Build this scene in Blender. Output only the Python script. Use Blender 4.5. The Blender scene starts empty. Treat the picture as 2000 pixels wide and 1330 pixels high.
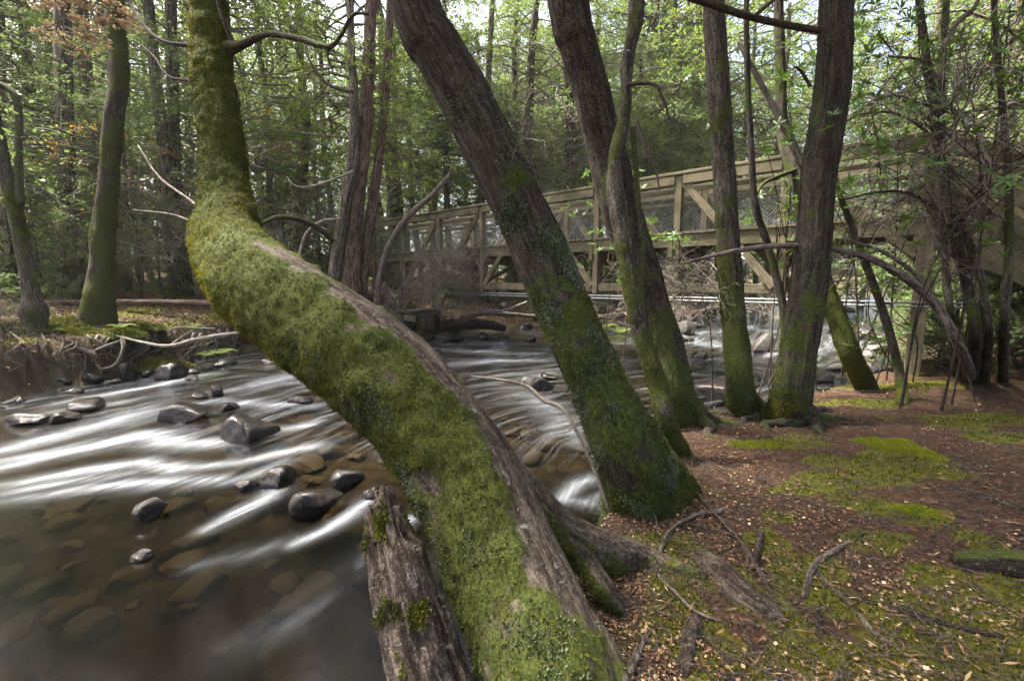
import bpy, math, random
import numpy as np
from mathutils import Vector, Matrix

# ------------------------------------------------------------------ camera
SC = bpy.context.scene
COL = SC.collection
FPX = 889.0                      # focal length in photo pixels (2000 wide)
CAM = np.array([0.0, 0.0, 1.95])
PITCH = math.radians(7.37)
cam = bpy.data.cameras.new('camera'); cam.lens = 16.0; cam.sensor_width = 36.0
cam.clip_start = 0.05; cam.clip_end = 800
camo = bpy.data.objects.new('camera', cam); COL.objects.link(camo)
camo.location = CAM; camo.rotation_euler = (math.radians(90) - PITCH, 0, 0)
SC.camera = camo
# ------------------------------------------------------------------ light
SUN_EL, SUN_AZ = math.radians(63), math.radians(-68)     # azimuth from +Y towards +X
w = bpy.data.worlds.new('World'); SC.world = w; w.use_nodes = True
nt = w.node_tree; bg = nt.nodes['Background']
sky = nt.nodes.new('ShaderNodeTexSky'); sky.sky_type = 'NISHITA'; sky.sun_disc = False
sky.sun_elevation = SUN_EL; sky.sun_rotation = SUN_AZ
sky.air_density = 0.6; sky.dust_density = 8.0; sky.ozone_density = 0.6
nt.links.new(sky.outputs[0], bg.inputs[0]); bg.inputs[1].default_value = 0.12
sl = bpy.data.lights.new('sun', 'SUN'); sl.energy = 4.2; sl.angle = math.radians(3); sl.color = (1.0, 0.95, 0.86)
so = bpy.data.objects.new('sun', sl); COL.objects.link(so)
sd = Vector((math.sin(SUN_AZ)*math.cos(SUN_EL), math.cos(SUN_AZ)*math.cos(SUN_EL), math.sin(SUN_EL)))
so.rotation_euler = sd.to_track_quat('Z', 'Y').to_euler(); so.location = (-20, 20, 40)
SC.view_settings.view_transform = 'Standard'; SC.view_settings.look = 'None'
SC.view_settings.exposure = 2.65; SC.view_settings.gamma = 1.0
SC.cycles.max_bounces = 8; SC.cycles.transparent_max_bounces = 12
SC.cycles.diffuse_bounces = 3; SC.cycles.glossy_bounces = 2; SC.cycles.transmission_bounces = 4
SC.cycles.use_denoising = True; SC.cycles.caustics_reflective = False; SC.cycles.caustics_refractive = False

# ------------------------------------------------------------------ maths helpers
RNG = np.random.default_rng(7)
def sstep(a, b, x):
    t = np.clip((x - a) / (b - a), 0, 1); return t*t*(3 - 2*t)
def _hash(ix, iy, iz):
    h = (ix*374761393 + iy*668265263 + iz*2147483647 + 1274126177) & 0xffffffff
    h = ((h ^ (h >> 13)) * 1103515245) & 0xffffffff
    h = ((h ^ (h >> 15)) * 2246822519) & 0xffffffff
    return (h ^ (h >> 16)) / 2147483648.0 - 1.0
def vn(p):
    p = np.asarray(p, float); i = np.floor(p).astype(np.int64); f = p - i; f = f*f*(3 - 2*f)
    r = 0
    for dx in (0, 1):
        wx = f[:, 0] if dx else 1 - f[:, 0]
        for dy in (0, 1):
            wy = f[:, 1] if dy else 1 - f[:, 1]
            for dz in (0, 1):
                wz = f[:, 2] if dz else 1 - f[:, 2]
                r = r + wx*wy*wz*_hash(i[:, 0]+dx, i[:, 1]+dy, i[:, 2]+dz)
    return r
def fbm(p, o=4, g=0.5):
    p = np.asarray(p, float); r = 0; a = 1.0; s = 0
    for k in range(o):
        r = r + a*vn(p*(2.03**k) + 17.3*k); s += a; a *= g
    return r/s
def xy3(x, y, z=0.0):
    return np.stack([np.asarray(x, float), np.asarray(y, float), np.full(np.shape(x), z)], -1)
def norm(v):
    return v/np.maximum(np.linalg.norm(v, axis=-1, keepdims=True), 1e-9)

FWD = np.array([0, math.cos(PITCH), -math.sin(PITCH)]); UPV = np.array([0, math.sin(PITCH), math.cos(PITCH)])
def ray(px, py):
    return FWD + (px-1000)/FPX*np.array([1., 0, 0]) + (665-py)/FPX*UPV
def P(px, py, d):
    return CAM + d*ray(px, py)

# ------------------------------------------------------------------ terrain functions
NEAR = np.array([(-9, -7), (-3, -2.2), (-0.75, 0.5), (-0.12, 1.35), (0.22, 1.9), (0.58, 2.65), (0.98, 3.4), (1.2, 4.0), (1.5, 4.7), (2.05, 5.0), (2.75, 5.2), (3.6, 5.75), (4.9, 6.5), (5.7, 7.1), (8, 9), (12, 14), (18, 21), (30, 33), (70, 72)], float)
FAR = np.array([(-22, -12), (-13, 1), (-9.2, 6.2), (-8.5, 8.2), (-8.0, 10.3), (-6.6, 12.8), (-3.2, 15.9), (0, 17.3), (4, 18.6), (9, 22), (14, 27), (24, 38), (60, 78)], float)
def sdist(x, y, L, side):
    x = np.asarray(x, float); y = np.asarray(y, float)
    best = np.full(x.shape, 1e9); sg = np.ones(x.shape)
    for (ax, ay), (bx, by) in zip(L[:-1], L[1:]):
        ex, ey = bx-ax, by-ay; t = np.clip(((x-ax)*ex + (y-ay)*ey)/(ex*ex+ey*ey), 0, 1)
        dx, dy = x-ax-t*ex, y-ay-t*ey; d = np.hypot(dx, dy)
        c = np.sign(ex*dy - ey*dx); m = d < best - 1e-9
        best = np.where(m, d, best); sg = np.where(m, np.where(c == 0, 1, c), sg)
    return best*sg*side
def dnear(x, y): return sdist(x, y, NEAR, -1.0)     # + on the near bank
def dfar(x, y): return sdist(x, y, FAR, 1.0)        # + on the far bank
def zwater(x, y):
    return 0.26*sstep(4.0, 19.0, y + 0.3*x)
def terrain(x, y):
    x = np.asarray(x, float); y = np.asarray(y, float)
    dn = dnear(x, y); df = dfar(x, y); zw = zwater(x, y)
    wob = 0.14*vn(xy3(x*1.7, y*1.7, 3.3)) + 0.06*vn(xy3(x*5, y*5, 1.1))
    deep = 0.16 + 0.34*sstep(5.2, 2.2, y) + 0.05*vn(xy3(x*1.3, y*1.3, 8.8))
    bed = zw - deep
    ztn = 0.50 + 0.06*np.clip(dn, 0, 12) + 0.035*fbm(xy3(x*2.2, y*2.2, 5), 3) + 0.03*fbm(xy3(x*9, y*9, 2), 3) + 0.25*sstep(8, 40, dn)*8
    left = sstep(-4.5, -7.5, x)
    ztf = 0.40 + 0.42*left + (0.20 - 0.06*left)*np.clip(df, 0, 4) + 0.06*np.clip(df-4, 0, 60) + 0.09*fbm(xy3(x*.9, y*.9, 2), 3)
    an = sstep(-0.42, 0.10, dn + 0.5*wob)
    wf = wob + 0.16*fbm(xy3(x*3.1, y*3.1, 6.6), 3)
    af = sstep(-0.35-0.5*(1-left), 0.25+0.3*(1-left), df + wf)
    return np.maximum(bed*(1-an) + ztn*an, bed*(1-af) + ztf*af)
def hit(px, py, fn=terrain, tmax=60):
    r = ray(px, py); t = np.concatenate([np.linspace(0.6, 12, 500), np.linspace(12.05, tmax, 500)])
    p = CAM + t[:, None]*r; below = p[:, 2] < fn(p[:, 0], p[:, 1])
    k = int(np.argmax(below)) if below.any() else len(t)-1
    return p[k], t[k]
def whit(px, py):
    return hit(px, py, zwater)
def whereabouts(x, y):
    d = float(dfar(np.array([x]), np.array([y]))[0])
    return ('opposite the leaning mossy trunk' if x < -5 else 'behind the far half of the bridge' if x < 5 else 'behind the near half of the bridge') + (', close to the bank' if d < 5 else ', further back' if d < 14 else ', deep in wood')
def T1(x, y): return float(terrain(np.array([x]), np.array([y]))[0])

# ------------------------------------------------------------------ mesh helpers
def make_mesh(name, V, F, attrs=None, smooth=False, mats=(), midx=None):
    """F: int array (n,3)/(n,4) or list of such arrays"""
    if isinstance(F, np.ndarray): F = [F]
    F = [np.asarray(f, np.int32) for f in F if len(f)]
    me = bpy.data.meshes.new(name); V = np.asarray(V, np.float32)
    me.vertices.add(len(V)); me.vertices.foreach_set('co', V.ravel())
    lt = np.concatenate([np.full(len(f), f.shape[1], np.int32) for f in F])
    li = np.concatenate([f.ravel() for f in F])
    ls = np.concatenate([[0], np.cumsum(lt)[:-1]]).astype(np.int32)
    me.loops.add(len(li)); me.loops.foreach_set('vertex_index', li)
    me.polygons.add(len(lt)); me.polygons.foreach_set('loop_start', ls); me.polygons.foreach_set('loop_total', lt)
    me.polygons.foreach_set('use_smooth', np.full(len(lt), smooth))
    if midx is not None: me.polygons.foreach_set('material_index', np.asarray(midx, np.int32))
    for k, a in (attrs or {}).items():
        a = np.asarray(a, np.float32)
        if a.ndim == 1:
            at = me.attributes.new(k, 'FLOAT', 'POINT'); at.data.foreach_set('value', a)
        else:
            at = me.attributes.new(k, 'FLOAT_VECTOR', 'POINT'); at.data.foreach_set('vector', a.ravel())
    for m in mats: me.materials.append(m)
    me.update(calc_edges=True); return me
def link(name, data, parent=None, loc=None, rot=None, scale=None):
    o = bpy.data.objects.new(name, data); COL.objects.link(o)
    if parent is not None: o.parent = parent
    if loc is not None: o.location = loc
    if rot is not None: o.rotation_euler = rot
    if scale is not None: o.scale = scale
    return o
def tag(o, label=None, cat=None, group=None, kind=None):
    if label: o['label'] = label
    if cat: o['category'] = cat
    if group: o['group'] = group
    if kind: o['kind'] = kind
    return o
def empty(name, loc=(0, 0, 0), rz=0):
    return link(name, None, loc=tuple(float(c) for c in loc), rot=(0, 0, rz))
def local(V, o):
    return np.asarray(V) - np.array(o.location)
def catmull(C, n):
    C = np.asarray(C, float); C = np.vstack([2*C[0]-C[1], C, 2*C[-1]-C[-2]])
    seg = np.linalg.norm(np.diff(C[1:-1, :3], axis=0), axis=1); cum = np.concatenate([[0], np.cumsum(seg)])
    s = np.linspace(0, cum[-1], n); k = np.clip(np.searchsorted(cum, s, side='right')-1, 0, len(seg)-1)
    t = ((s - cum[k])/np.maximum(seg[k], 1e-9))[:, None]
    p0, p1, p2, p3 = C[k], C[k+1], C[k+2], C[k+3]
    return 0.5*((2*p1) + (-p0+p2)*t + (2*p0-5*p1+4*p2-p3)*t*t + (-p0+3*p1-3*p2+p3)*t**3), s
def frames(C):
    T = norm(np.gradient(C, axis=0)); U = np.zeros_like(T)
    u = np.cross(T[0], [0.31, 0.95, 0.1]); u /= np.linalg.norm(u)
    for i in range(len(T)):
        u = u - T[i]*np.dot(u, T[i]); u /= np.linalg.norm(u); U[i] = u
    return T, U, np.cross(T, U)
class Tube: pass
def tube(pts, n, seg, disp=None, cap=True):
    """pts: rows x,y,z,r. disp(bk, theta, s, N) -> radial offset"""
    C, s = catmull(pts, n); R = np.maximum(C[:, 3], 0.0008); C = C[:, :3]; T, U, W = frames(C)
    th = np.linspace(0, 2*np.pi, seg, endpoint=False)
    N = np.cos(th)[None, :, None]*U[:, None] + np.sin(th)[None, :, None]*W[:, None]
    S = np.repeat(s[:, None], seg, 1); RR = np.repeat(R[:, None], seg, 1); TH = np.repeat(th[None], n, 0)
    bk = np.stack([np.cos(TH)*RR, np.sin(TH)*RR, S], -1).reshape(-1, 3)
    d = disp(bk, TH.ravel(), S.ravel(), N.reshape(-1, 3)) if disp is not None else 0.0
    V = (C[:, None] + N*(RR + np.reshape(d, RR.shape) if disp is not None else RR)[..., None]).reshape(-1, 3)
    i = np.arange(n-1)[:, None]*seg; j = np.arange(seg)[None]; k = (j+1) % seg
    Q = np.stack([i+j, i+k, i+seg+k, i+seg+j], -1).reshape(-1, 4)
    F = [Q]
    if cap:
        c0, c1 = len(V), len(V)+1; V = np.vstack([V, C[0], C[-1]]); bk = np.vstack([bk, [0, 0, 0], [0, 0, s[-1]]])
        jj = np.arange(seg); kk = (jj+1) % seg; b = (n-1)*seg
        F.append(np.vstack([np.stack([np.full(seg, c0), kk, jj], -1), np.stack([np.full(seg, c1), b+jj, b+kk], -1)]))
    o = Tube(); o.V = V; o.F = F; o.bk = bk; o.N = N.reshape(-1, 3); o.S = S.ravel(); o.n = n; o.seg = seg; o.C = C; o.R = R; o.T = T; o.Q = Q
    return o
def join(parts):
    """parts: list of (V, [F...], attrs) -> merged"""
    V, F, off = [], {}, 0; A = {}
    for v, f, a in parts:
        V.append(v)
        for q in f:
            F.setdefault(q.shape[1], []).append(q + off)
        for k, x in a.items(): A.setdefault(k, []).append(x)
        off += len(v)
    return np.vstack(V), [np.vstack(x) for x in F.values()], {k: np.concatenate(x) for k, x in A.items()}
def twig(a, r0, r1, seg=4, n=None):
    a = np.asarray(a, float); L = len(a)
    p = np.hstack([a, np.linspace(r0, r1, L)[:, None]])
    t = tube(p, n or max(3, 3*(L-1)+1), seg, cap=False); return (t.V, t.F, {'bk': t.bk})
def leafquads(C, A, Nn, l, wd, fold=0.15):
    """diamond leaves at C along A with normal Nn"""
    A = norm(A); B = norm(np.cross(Nn, A)); Nn = np.cross(A, B)
    l = np.broadcast_to(l, (len(C),))[:, None]; wd = np.broadcast_to(wd, (len(C),))[:, None]
    m = C + A*l*0.45
    V = np.stack([C, m + B*wd*.5 + Nn*wd*fold, C + A*l, m - B*wd*.5 + Nn*wd*fold], 1).reshape(-1, 3)
    F = np.arange(len(C)*4).reshape(-1, 4)
    return V, F
def rdir(n, rng=RNG):
    return norm(rng.normal(size=(n, 3)))

# ------------------------------------------------------------------ material helpers
class NT:
    def __init__(s, name):
        s.m = bpy.data.materials.new(name); s.m.use_nodes = True; s.t = s.m.node_tree
        s.b = s.t.nodes['Principled BSDF']; s.out = s.t.nodes['Material Output']
    def n(s, typ, **kw):
        x = s.t.nodes.new('ShaderNode'+typ)
        for k, v in kw.items(): setattr(x, k, v)
        return x
    def put(s, sock, v):
        if v is None: return
        if hasattr(v, 'is_linked') or isinstance(v, bpy.types.NodeSocket): s.t.links.new(v, sock)
        elif isinstance(v, (tuple, list)):
            sock.default_value = tuple(v) + ((1,) if len(v) == 3 and len(sock.default_value) == 4 else ())
        else: sock.default_value = v
    def attr(s, name):
        a = s.n('Attribute'); a.attribute_name = name; return a
    def map(s, vec, sc):
        m = s.n('Mapping'); s.put(m.inputs['Vector'], vec); m.inputs['Scale'].default_value = sc; return m.outputs[0]
    def noise(s, vec, scale, detail=4, rough=0.55, dist=0.0):
        x = s.n('TexNoise'); s.put(x.inputs['Vector'], vec); x.inputs['Scale'].default_value = scale
        x.inputs['Detail'].default_value = detail; x.inputs['Roughness'].default_value = rough; x.inputs['Distortion'].default_value = dist
        return x.outputs['Fac']
    def ramp(s, f, *st):
        r = s.n('ValToRGB'); s.put(r.inputs[0], f); e = r.color_ramp.elements
        while len(e) < len(st): e.new(0.5)
        for q, (p, c) in zip(e, st):
            q.position = p; q.color = (c, c, c, 1) if not isinstance(c, (tuple, list)) else tuple(c)+(1,)
        return r.outputs[0]
    def mix(s, f, a, b, typ='MIX'):
        x = s.n('MixRGB', blend_type=typ); s.put(x.inputs[0], f); s.put(x.inputs[1], a); s.put(x.inputs[2], b); return x.outputs[0]
    def math(s, op, a, b=0.0, c=0.0):
        x = s.n('Math', operation=op); s.put(x.inputs[0], a); s.put(x.inputs[1], b); s.put(x.inputs[2], c); return x.outputs[0]
    def bump(s, h, st=0.5, d=0.02):
        x = s.n('Bump'); s.put(x.inputs['Height'], h); x.inputs['Strength'].default_value = st; x.inputs['Distance'].default_value = d
        s.t.links.new(x.outputs[0], s.b.inputs['Normal']); return x
    def set(s, **kw):
        for k, v in kw.items(): s.put(s.b.inputs[k.replace('_', ' ')], v)
        return s.m

def bark(name, dark, light, moss=(0.10, 0.115, 0.02), moss2=(0.035, 0.05, 0.012), lichen=(0.36, 0.38, 0.33), lich=0.68, ridge=26, stretch=0.13, rough=0.9, bump=0.9, speck=0.45):
    k = NT(name); bk = k.attr('bk').outputs['Vector']; mo = k.attr('moss').outputs['Fac']
    st = k.map(bk, (1, 1, stretch))
    n0 = k.noise(st, ridge, 6, 0.7, 0.4); nb = k.noise(k.map(bk, (1, 1, stretch*2.2)), ridge*3.2, 6, 0.75, 0.8); n2 = k.noise(bk, 9, 5, 0.6)
    n1 = k.math('ADD', k.math('MULTIPLY', n0, 0.5), k.math('MULTIPLY', nb, 0.5))
    fine = k.noise(bk, 120, 3, 0.6)
    c = k.ramp(n1, (0.43, tuple(x*0.22 for x in dark)), (0.50, dark), (0.58, light))
    c = k.mix(k.math('MULTIPLY', n2, 0.5), c, k.mix(0.5, c, (0.10, 0.055, 0.035)))
    lm = k.ramp(k.noise(bk, 14, 6, 0.7, 0.6), (lich, 0.0), (lich+0.05, 1.0))
    c = k.mix(k.math('MULTIPLY', lm, 0.85), c, k.mix(fine, tuple(x*.6 for x in lichen), lichen))
    sp = k.ramp(k.noise(bk, 62, 4, 0.65, 0.5), (0.60, 0.0), (0.66, 1.0))
    c = k.mix(k.math('MULTIPLY', sp, speck), c, lichen)
    mn = k.math('ADD', mo, k.math('MULTIPLY', k.math('SUBTRACT', k.noise(bk, 22, 6, 0.7), 0.5), 1.3))
    mm = k.ramp(mn, (0.42, 0.0), (0.58, 1.0))
    mc = k.mix(k.ramp(k.noise(bk, 75, 5, 0.75), (0.40, 0.0), (0.60, 1.0)), moss2, moss)
    c = k.mix(mm, c, mc)
    h = k.math('ADD', n1, k.math('MULTIPLY', fine, 0.35))
    k.bump(h, bump, 0.05)
    return k.set(Base_Color=c, Roughness=rough, Specular_IOR_Level=0.2)
def leafmat(name, a, b, trans=0.45, rough=0.5, spec=0.35, ramp=None):
    k = NT(name); v = k.attr('var').outputs['Fac']; oi = k.n('ObjectInfo').outputs['Random']
    f = k.math('ADD', k.math('MULTIPLY', v, 0.75), k.math('MULTIPLY', oi, 0.25))
    c = k.ramp(f, *ramp) if ramp else k.mix(f, a, b)
    k.set(Base_Color=c, Roughness=rough, Specular_IOR_Level=spec)
    tr = k.n('BsdfTranslucent'); k.put(tr.inputs[0], k.mix(0.5, c, k.mix(0.35, c, (0.30, 0.38, 0.06), 'ADD')))
    ms = k.n('MixShader'); ms.inputs[0].default_value = trans
    k.t.links.new(k.b.outputs[0], ms.inputs[1]); k.t.links.new(tr.outputs[0], ms.inputs[2]); k.t.links.new(ms.outputs[0], k.out.inputs[0])
    return k.m
def plain(name, a, b, scale=8, rough=0.8, spec=0.3, bump=0.3, coord='Object', stretch=(1, 1, 1)):
    k = NT(name); tc = k.n('TexCoord').outputs[coord]; v = k.map(tc, stretch)
    n1 = k.noise(v, scale, 6, 0.65)
    k.bump(n1, bump, 0.02)
    return k.set(Base_Color=k.mix(k.ramp(n1, (0.3, 0.0), (0.7, 1.0)), a, b), Roughness=rough, Specular_IOR_Level=spec)
M = {}
M['bark_hero'] = bark('bark_hero', (0.075, 0.058, 0.042), (0.20, 0.168, 0.128), (0.085, 0.10, 0.014), (0.03, 0.042, 0.008), lich=0.63, ridge=22, stretch=.2)
M['bark_dark'] = bark('bark_dark', (0.024, 0.022, 0.016), (0.078, 0.072, 0.054), (0.07, 0.09, 0.016), (0.022, 0.034, 0.009), lichen=(0.17, 0.21, 0.17), lich=0.70, ridge=30, stretch=0.09)
M['bark_brown'] = bark('bark_brown', (0.030, 0.025, 0.018), (0.10, 0.084, 0.062), (0.085, 0.10, 0.018), (0.03, 0.04, 0.01), lich=0.68, ridge=26, stretch=0.22)
M['bark_grey'] = bark('bark_grey', (0.046, 0.041, 0.030), (0.15, 0.136, 0.104), (0.085, 0.10, 0.018), (0.03, 0.042, 0.01), lich=0.64, ridge=30, stretch=0.13)
M['bark_far'] = bark('bark_far', (0.085, 0.072, 0.056), (0.27, 0.235, 0.19), (0.07, 0.095, 0.02), (0.03, 0.045, 0.012), lich=0.66, ridge=14, stretch=0.12)
M['bark_red'] = bark('bark_red', (0.085, 0.056, 0.041), (0.26, 0.18, 0.135), (0.10, 0.11, 0.04), (0.05, 0.06, 0.02), lich=0.66, ridge=20, stretch=0.15)
M['twig_grey'] = bark('twig_grey', (0.15, 0.125, 0.10), (0.38, 0.34, 0.29), lich=0.62, ridge=40)
M['twig_pale'] = bark('twig_pale', (0.30, 0.26, 0.21), (0.52, 0.48, 0.41), lich=0.60, ridge=40)
M['twig_dark'] = bark('twig_dark', (0.045, 0.035, 0.026), (0.14, 0.11, 0.085), lich=0.72, ridge=40)
M['dead_wood'] = bark('dead_wood', (0.060, 0.045, 0.034), (0.24, 0.195, 0.155), (0.11, 0.105, 0.03), (0.05, 0.055, 0.015), lich=0.74, ridge=40, stretch=0.10, bump=1.0)
M['charred'] = bark('charred', (0.018, 0.014, 0.012), (0.06, 0.048, 0.04), lich=0.9, ridge=30, stretch=0.07)
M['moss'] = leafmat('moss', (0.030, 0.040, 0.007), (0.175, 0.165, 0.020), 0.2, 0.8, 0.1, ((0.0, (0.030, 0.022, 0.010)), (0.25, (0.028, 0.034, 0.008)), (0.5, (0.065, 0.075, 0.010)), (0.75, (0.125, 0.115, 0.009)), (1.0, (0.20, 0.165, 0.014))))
M['moss_bright'] = leafmat('moss_bright', (0.11, 0.135, 0.010), (0.28, 0.31, 0.026), 0.3, 0.8, 0.1)
M['lichen'] = leafmat('lichen', (0.045, 0.060, 0.035), (0.14, 0.17, 0.11), 0.1, 0.9, 0.1)
M['leaf_beech'] = leafmat('leaf_beech', (0.045, 0.080, 0.026), (0.145, 0.205, 0.060))
M['leaf_yellow'] = leafmat('leaf_yellow', (0.075, 0.125, 0.022), (0.21, 0.265, 0.045))
M['leaf_autumn'] = leafmat('leaf_autumn', (0.10, 0.09, 0.02), (0.34, 0.17, 0.03))
M['leaf_laurel'] = leafmat('leaf_laurel', (0.025, 0.07, 0.014), (0.11, 0.20, 0.03), 0.35, 0.3, 0.5)
M['leaf_dead'] = leafmat('leaf_dead', (0.22, 0.13, 0.07), (0.45, 0.30, 0.19), 0.25, 0.7)

# ================================================================== GROUND
def polar_grid(r0, r1, nr, nf, nb, half=76):
    a = np.concatenate([np.linspace(-half, half, nf, endpoint=False), np.linspace(half, 360-half, nb, endpoint=False)])
    a = np.radians(a); r = r0*(r1/r0)**np.linspace(0, 1, nr)
    X = r[:, None]*np.sin(a)[None]; Y = r[:, None]*np.cos(a)[None]
    m = len(a); i = np.arange(nr-1)[:, None]*m; j = np.arange(m)[None]; k = (j+1) % m
    F = np.stack([i+j, i+k, i+m+k, i+m+j], -1).reshape(-1, 4)
    return X.ravel(), Y.ravel(), F, m
MOSSPX = [(1750, 905, 100, 24), (1700, 935, 110, 18), (1460, 868, 50, 10), (1800, 1005, 90, 24), (1680, 985, 60, 16), (1530, 1012, 40, 10), (1900, 820, 120, 16), (1960, 860, 70, 14), (1760, 752, 110, 10), (1690, 785, 70, 10),
          (1900, 1220, 170, 60), (1790, 1230, 150, 70), (1570, 1130, 70, 40), (1600, 1290, 120, 60), (1400, 1120, 60, 40), (1360, 1250, 60, 60), (1480, 1060, 40, 20), (1980, 1160, 60, 40), (1540, 1220, 60, 40), (1290, 1070, 60, 30), (1440, 1300, 90, 40), (1950, 1290, 120, 50)]
MOSSPX += [(1620, 900, 60, 10), (1560, 960, 50, 12), (1850, 930, 60, 12), (1720, 1060, 70, 18), (1930, 1060, 60, 20), (1640, 1180, 60, 30), (1480, 1180, 60, 30), (1850, 1130, 70, 30), (1330, 1180, 40, 40), (1700, 1300, 140, 50), (1560, 860, 50, 8)]
MOSSW = []
for (px, py, wx, wy) in MOSSPX:
    c, t = hit(px, py); c2, _ = hit(px, py - wy)
    MOSSW.append((c[0], c[1], wx/FPX*t, max(0.08, abs(c2[1]-c[1]))))
def ground_moss(x, y):
    m = np.zeros(np.shape(x))
    for cx, cy, sx, sy in MOSSW:
        m = np.maximum(m, np.exp(-(((x-cx)/sx)**2 + ((y-cy)/sy)**2)*0.9))
    return np.clip(m*1.15 + 0.80*fbm(xy3(x*4.2, y*4.2, 9), 5) + 0.16*sstep(3.2, 1.6, np.hypot(x, y)), 0, 1)
X, Y, F, m_ = polar_grid(0.25, 170, 300, 400, 50)
Z = terrain(X, Y); dn, df = dnear(X, Y), dfar(X, Y)
mossv = np.where(dn > -0.5, ground_moss(X, Y), 0) + np.where(df > -0.3, np.clip(0.28+0.9*fbm(xy3(X*1.1, Y*1.1, 4), 4), 0, .8)*sstep(-.1, .5, df), 0)
land = sstep(0.02, 0.22, Z - zwater(X, Y)); land = np.where((dn > 0.3) | (df > .8), 1.0, land)
V = np.stack([X, Y, Z], -1); V = np.vstack([V, [0, 0, T1(0, 0)]])
fan = np.stack([np.full(m_, len(V)-1), (np.arange(m_)+1) % m_, np.arange(m_)], -1)
k = NT('forest_floor'); pos = k.n('NewGeometry').outputs['Position']
mo = k.attr('moss').outputs['Fac']; la = k.attr('land').outputs['Fac']; nr_ = k.attr('nearb').outputs['Fac']
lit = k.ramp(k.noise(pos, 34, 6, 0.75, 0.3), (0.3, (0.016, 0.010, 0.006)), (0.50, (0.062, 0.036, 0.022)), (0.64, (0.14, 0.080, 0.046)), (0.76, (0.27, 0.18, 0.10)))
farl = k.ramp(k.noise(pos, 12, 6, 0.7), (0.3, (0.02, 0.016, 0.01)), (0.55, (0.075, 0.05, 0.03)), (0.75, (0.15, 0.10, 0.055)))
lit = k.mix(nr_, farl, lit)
mm = k.ramp(k.math('ADD', mo, k.math('MULTIPLY', k.math('SUBTRACT', k.noise(pos, 24, 6, 0.7), 0.5), 0.9)), (0.40, 0.0), (0.6, 1.0))
mc = k.mix(k.noise(pos, 50, 5, 0.7), (0.040, 0.044, 0.008), (0.17, 0.17, 0.022))
c = k.mix(mm, lit, mc)
bed = k.ramp(k.noise(pos, 6, 5, 0.6), (0.3, (0.022, 0.018, 0.011)), (0.55, (0.075, 0.060, 0.034)), (0.75, (0.14, 0.115, 0.066)))
fc = k.attr('face').outputs['Fac']; c = k.mix(fc, c, k.mix(k.noise(pos, 9, 6, .7), (0.012, 0.009, 0.006), (0.05, 0.036, 0.022)))  # dark soil on bank faces; its tone also paints in the far undercut's shade
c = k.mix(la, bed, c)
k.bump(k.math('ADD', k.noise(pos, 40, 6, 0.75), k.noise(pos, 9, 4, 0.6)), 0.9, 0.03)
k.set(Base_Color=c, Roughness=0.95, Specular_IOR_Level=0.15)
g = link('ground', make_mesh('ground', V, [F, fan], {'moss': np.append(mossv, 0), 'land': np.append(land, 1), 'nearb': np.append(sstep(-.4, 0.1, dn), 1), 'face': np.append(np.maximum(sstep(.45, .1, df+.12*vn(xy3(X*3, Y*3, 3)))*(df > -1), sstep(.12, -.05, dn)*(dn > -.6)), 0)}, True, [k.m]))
tag(g, kind='structure')

# ================================================================== WATER
STROKES = [  # photo-pixel polylines, width px, strength
 ([(640, 728), (560, 738), (500, 752), (430, 765)], 8, .75), ([(700, 752), (620, 745), (545, 752), (480, 775)], 7, .65), ([(395, 733), (330, 748), (240, 766), (120, 788)], 7, .75),
 ([(330, 770), (250, 785), (140, 800), (60, 812)], 6, .4), ([(600, 792), (510, 790), (430, 783), (380, 790)], 8, .75), ([(300, 800), (220, 826), (120, 852), (0, 882)], 15, 1.0),
 ([(420, 868), (350, 866), (290, 852), (220, 862), (100, 888), (0, 905)], 13, 1.0), ([(330, 845), (270, 850), (180, 872), (0, 915)], 12, .85), ([(350, 916), (280, 905), (180, 918), (60, 938), (0, 948)], 11, .95),
 ([(620, 872), (545, 885), (470, 905), (340, 916)], 9, .75), ([(610, 830), (560, 838), (500, 850)], 8, .6), ([(430, 936), (350, 940), (240, 946), (120, 962), (0, 982)], 12, .75), ([(250, 925), (130, 945), (0, 965)], 14, .5),
 ([(535, 962), (510, 980), (455, 1008), (400, 1038)], 10, .9), ([(560, 900), (500, 925), (440, 945)], 8, .6), ([(730, 968), (690, 1000), (640, 1035), (570, 1065)], 10, .8), ([(860, 992), (800, 1018), (755, 1050), (700, 1110)], 10, .7),
 ([(760, 885), (800, 905), (850, 925), (835, 985)], 9, .6), ([(700, 1110), (650, 1160), (570, 1215), (450, 1265)], 36, .10), ([(870, 1060), (800, 1150), (720, 1240)], 50, .04), ([(560, 1060), (480, 1085), (380, 1110)], 16, .15),
 ([(1060, 705), (960, 704), (880, 712)], 5, .8), ([(1050, 692), (960, 688), (870, 684)], 4, .85), ([(1060, 672), (960, 672), (860, 672)], 4, .45), ([(1080, 730), (980, 732), (900, 735)], 5, .3),
 ([(1010, 765), (1060, 790), (1095, 820), (1080, 850)], 14, .45), ([(1090, 800), (1110, 830), (1130, 870)], 10, .35), ([(925, 900), (950, 908)], 9, .8), ([(1180, 930), (1130, 945), (1100, 975), (1160, 985)], 11, .8), ([(1180, 965), (1140, 985)], 9, .5),
 ([(1320, 652), (1370, 672), (1430, 680), (1450, 668)], 5, .65), ([(1330, 700), (1400, 702), (1460, 706)], 4, .6), ([(1640, 606), (1690, 618), (1730, 622)], 4, .7), ([(1560, 690), (1480, 695)], 4, .7), ([(1480, 635), (1420, 645), (1330, 655)], 3, .3), ([(1660, 640), (1640, 660), (1600, 690)], 4, .35), ([(1640, 622), (1600, 640), (1500, 650)], 4, .25),
 ([(1130, 690), (1180, 700), (1250, 705)], 4, .6), ([(740, 700), (690, 712), (620, 722)], 5, .5)]
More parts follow.
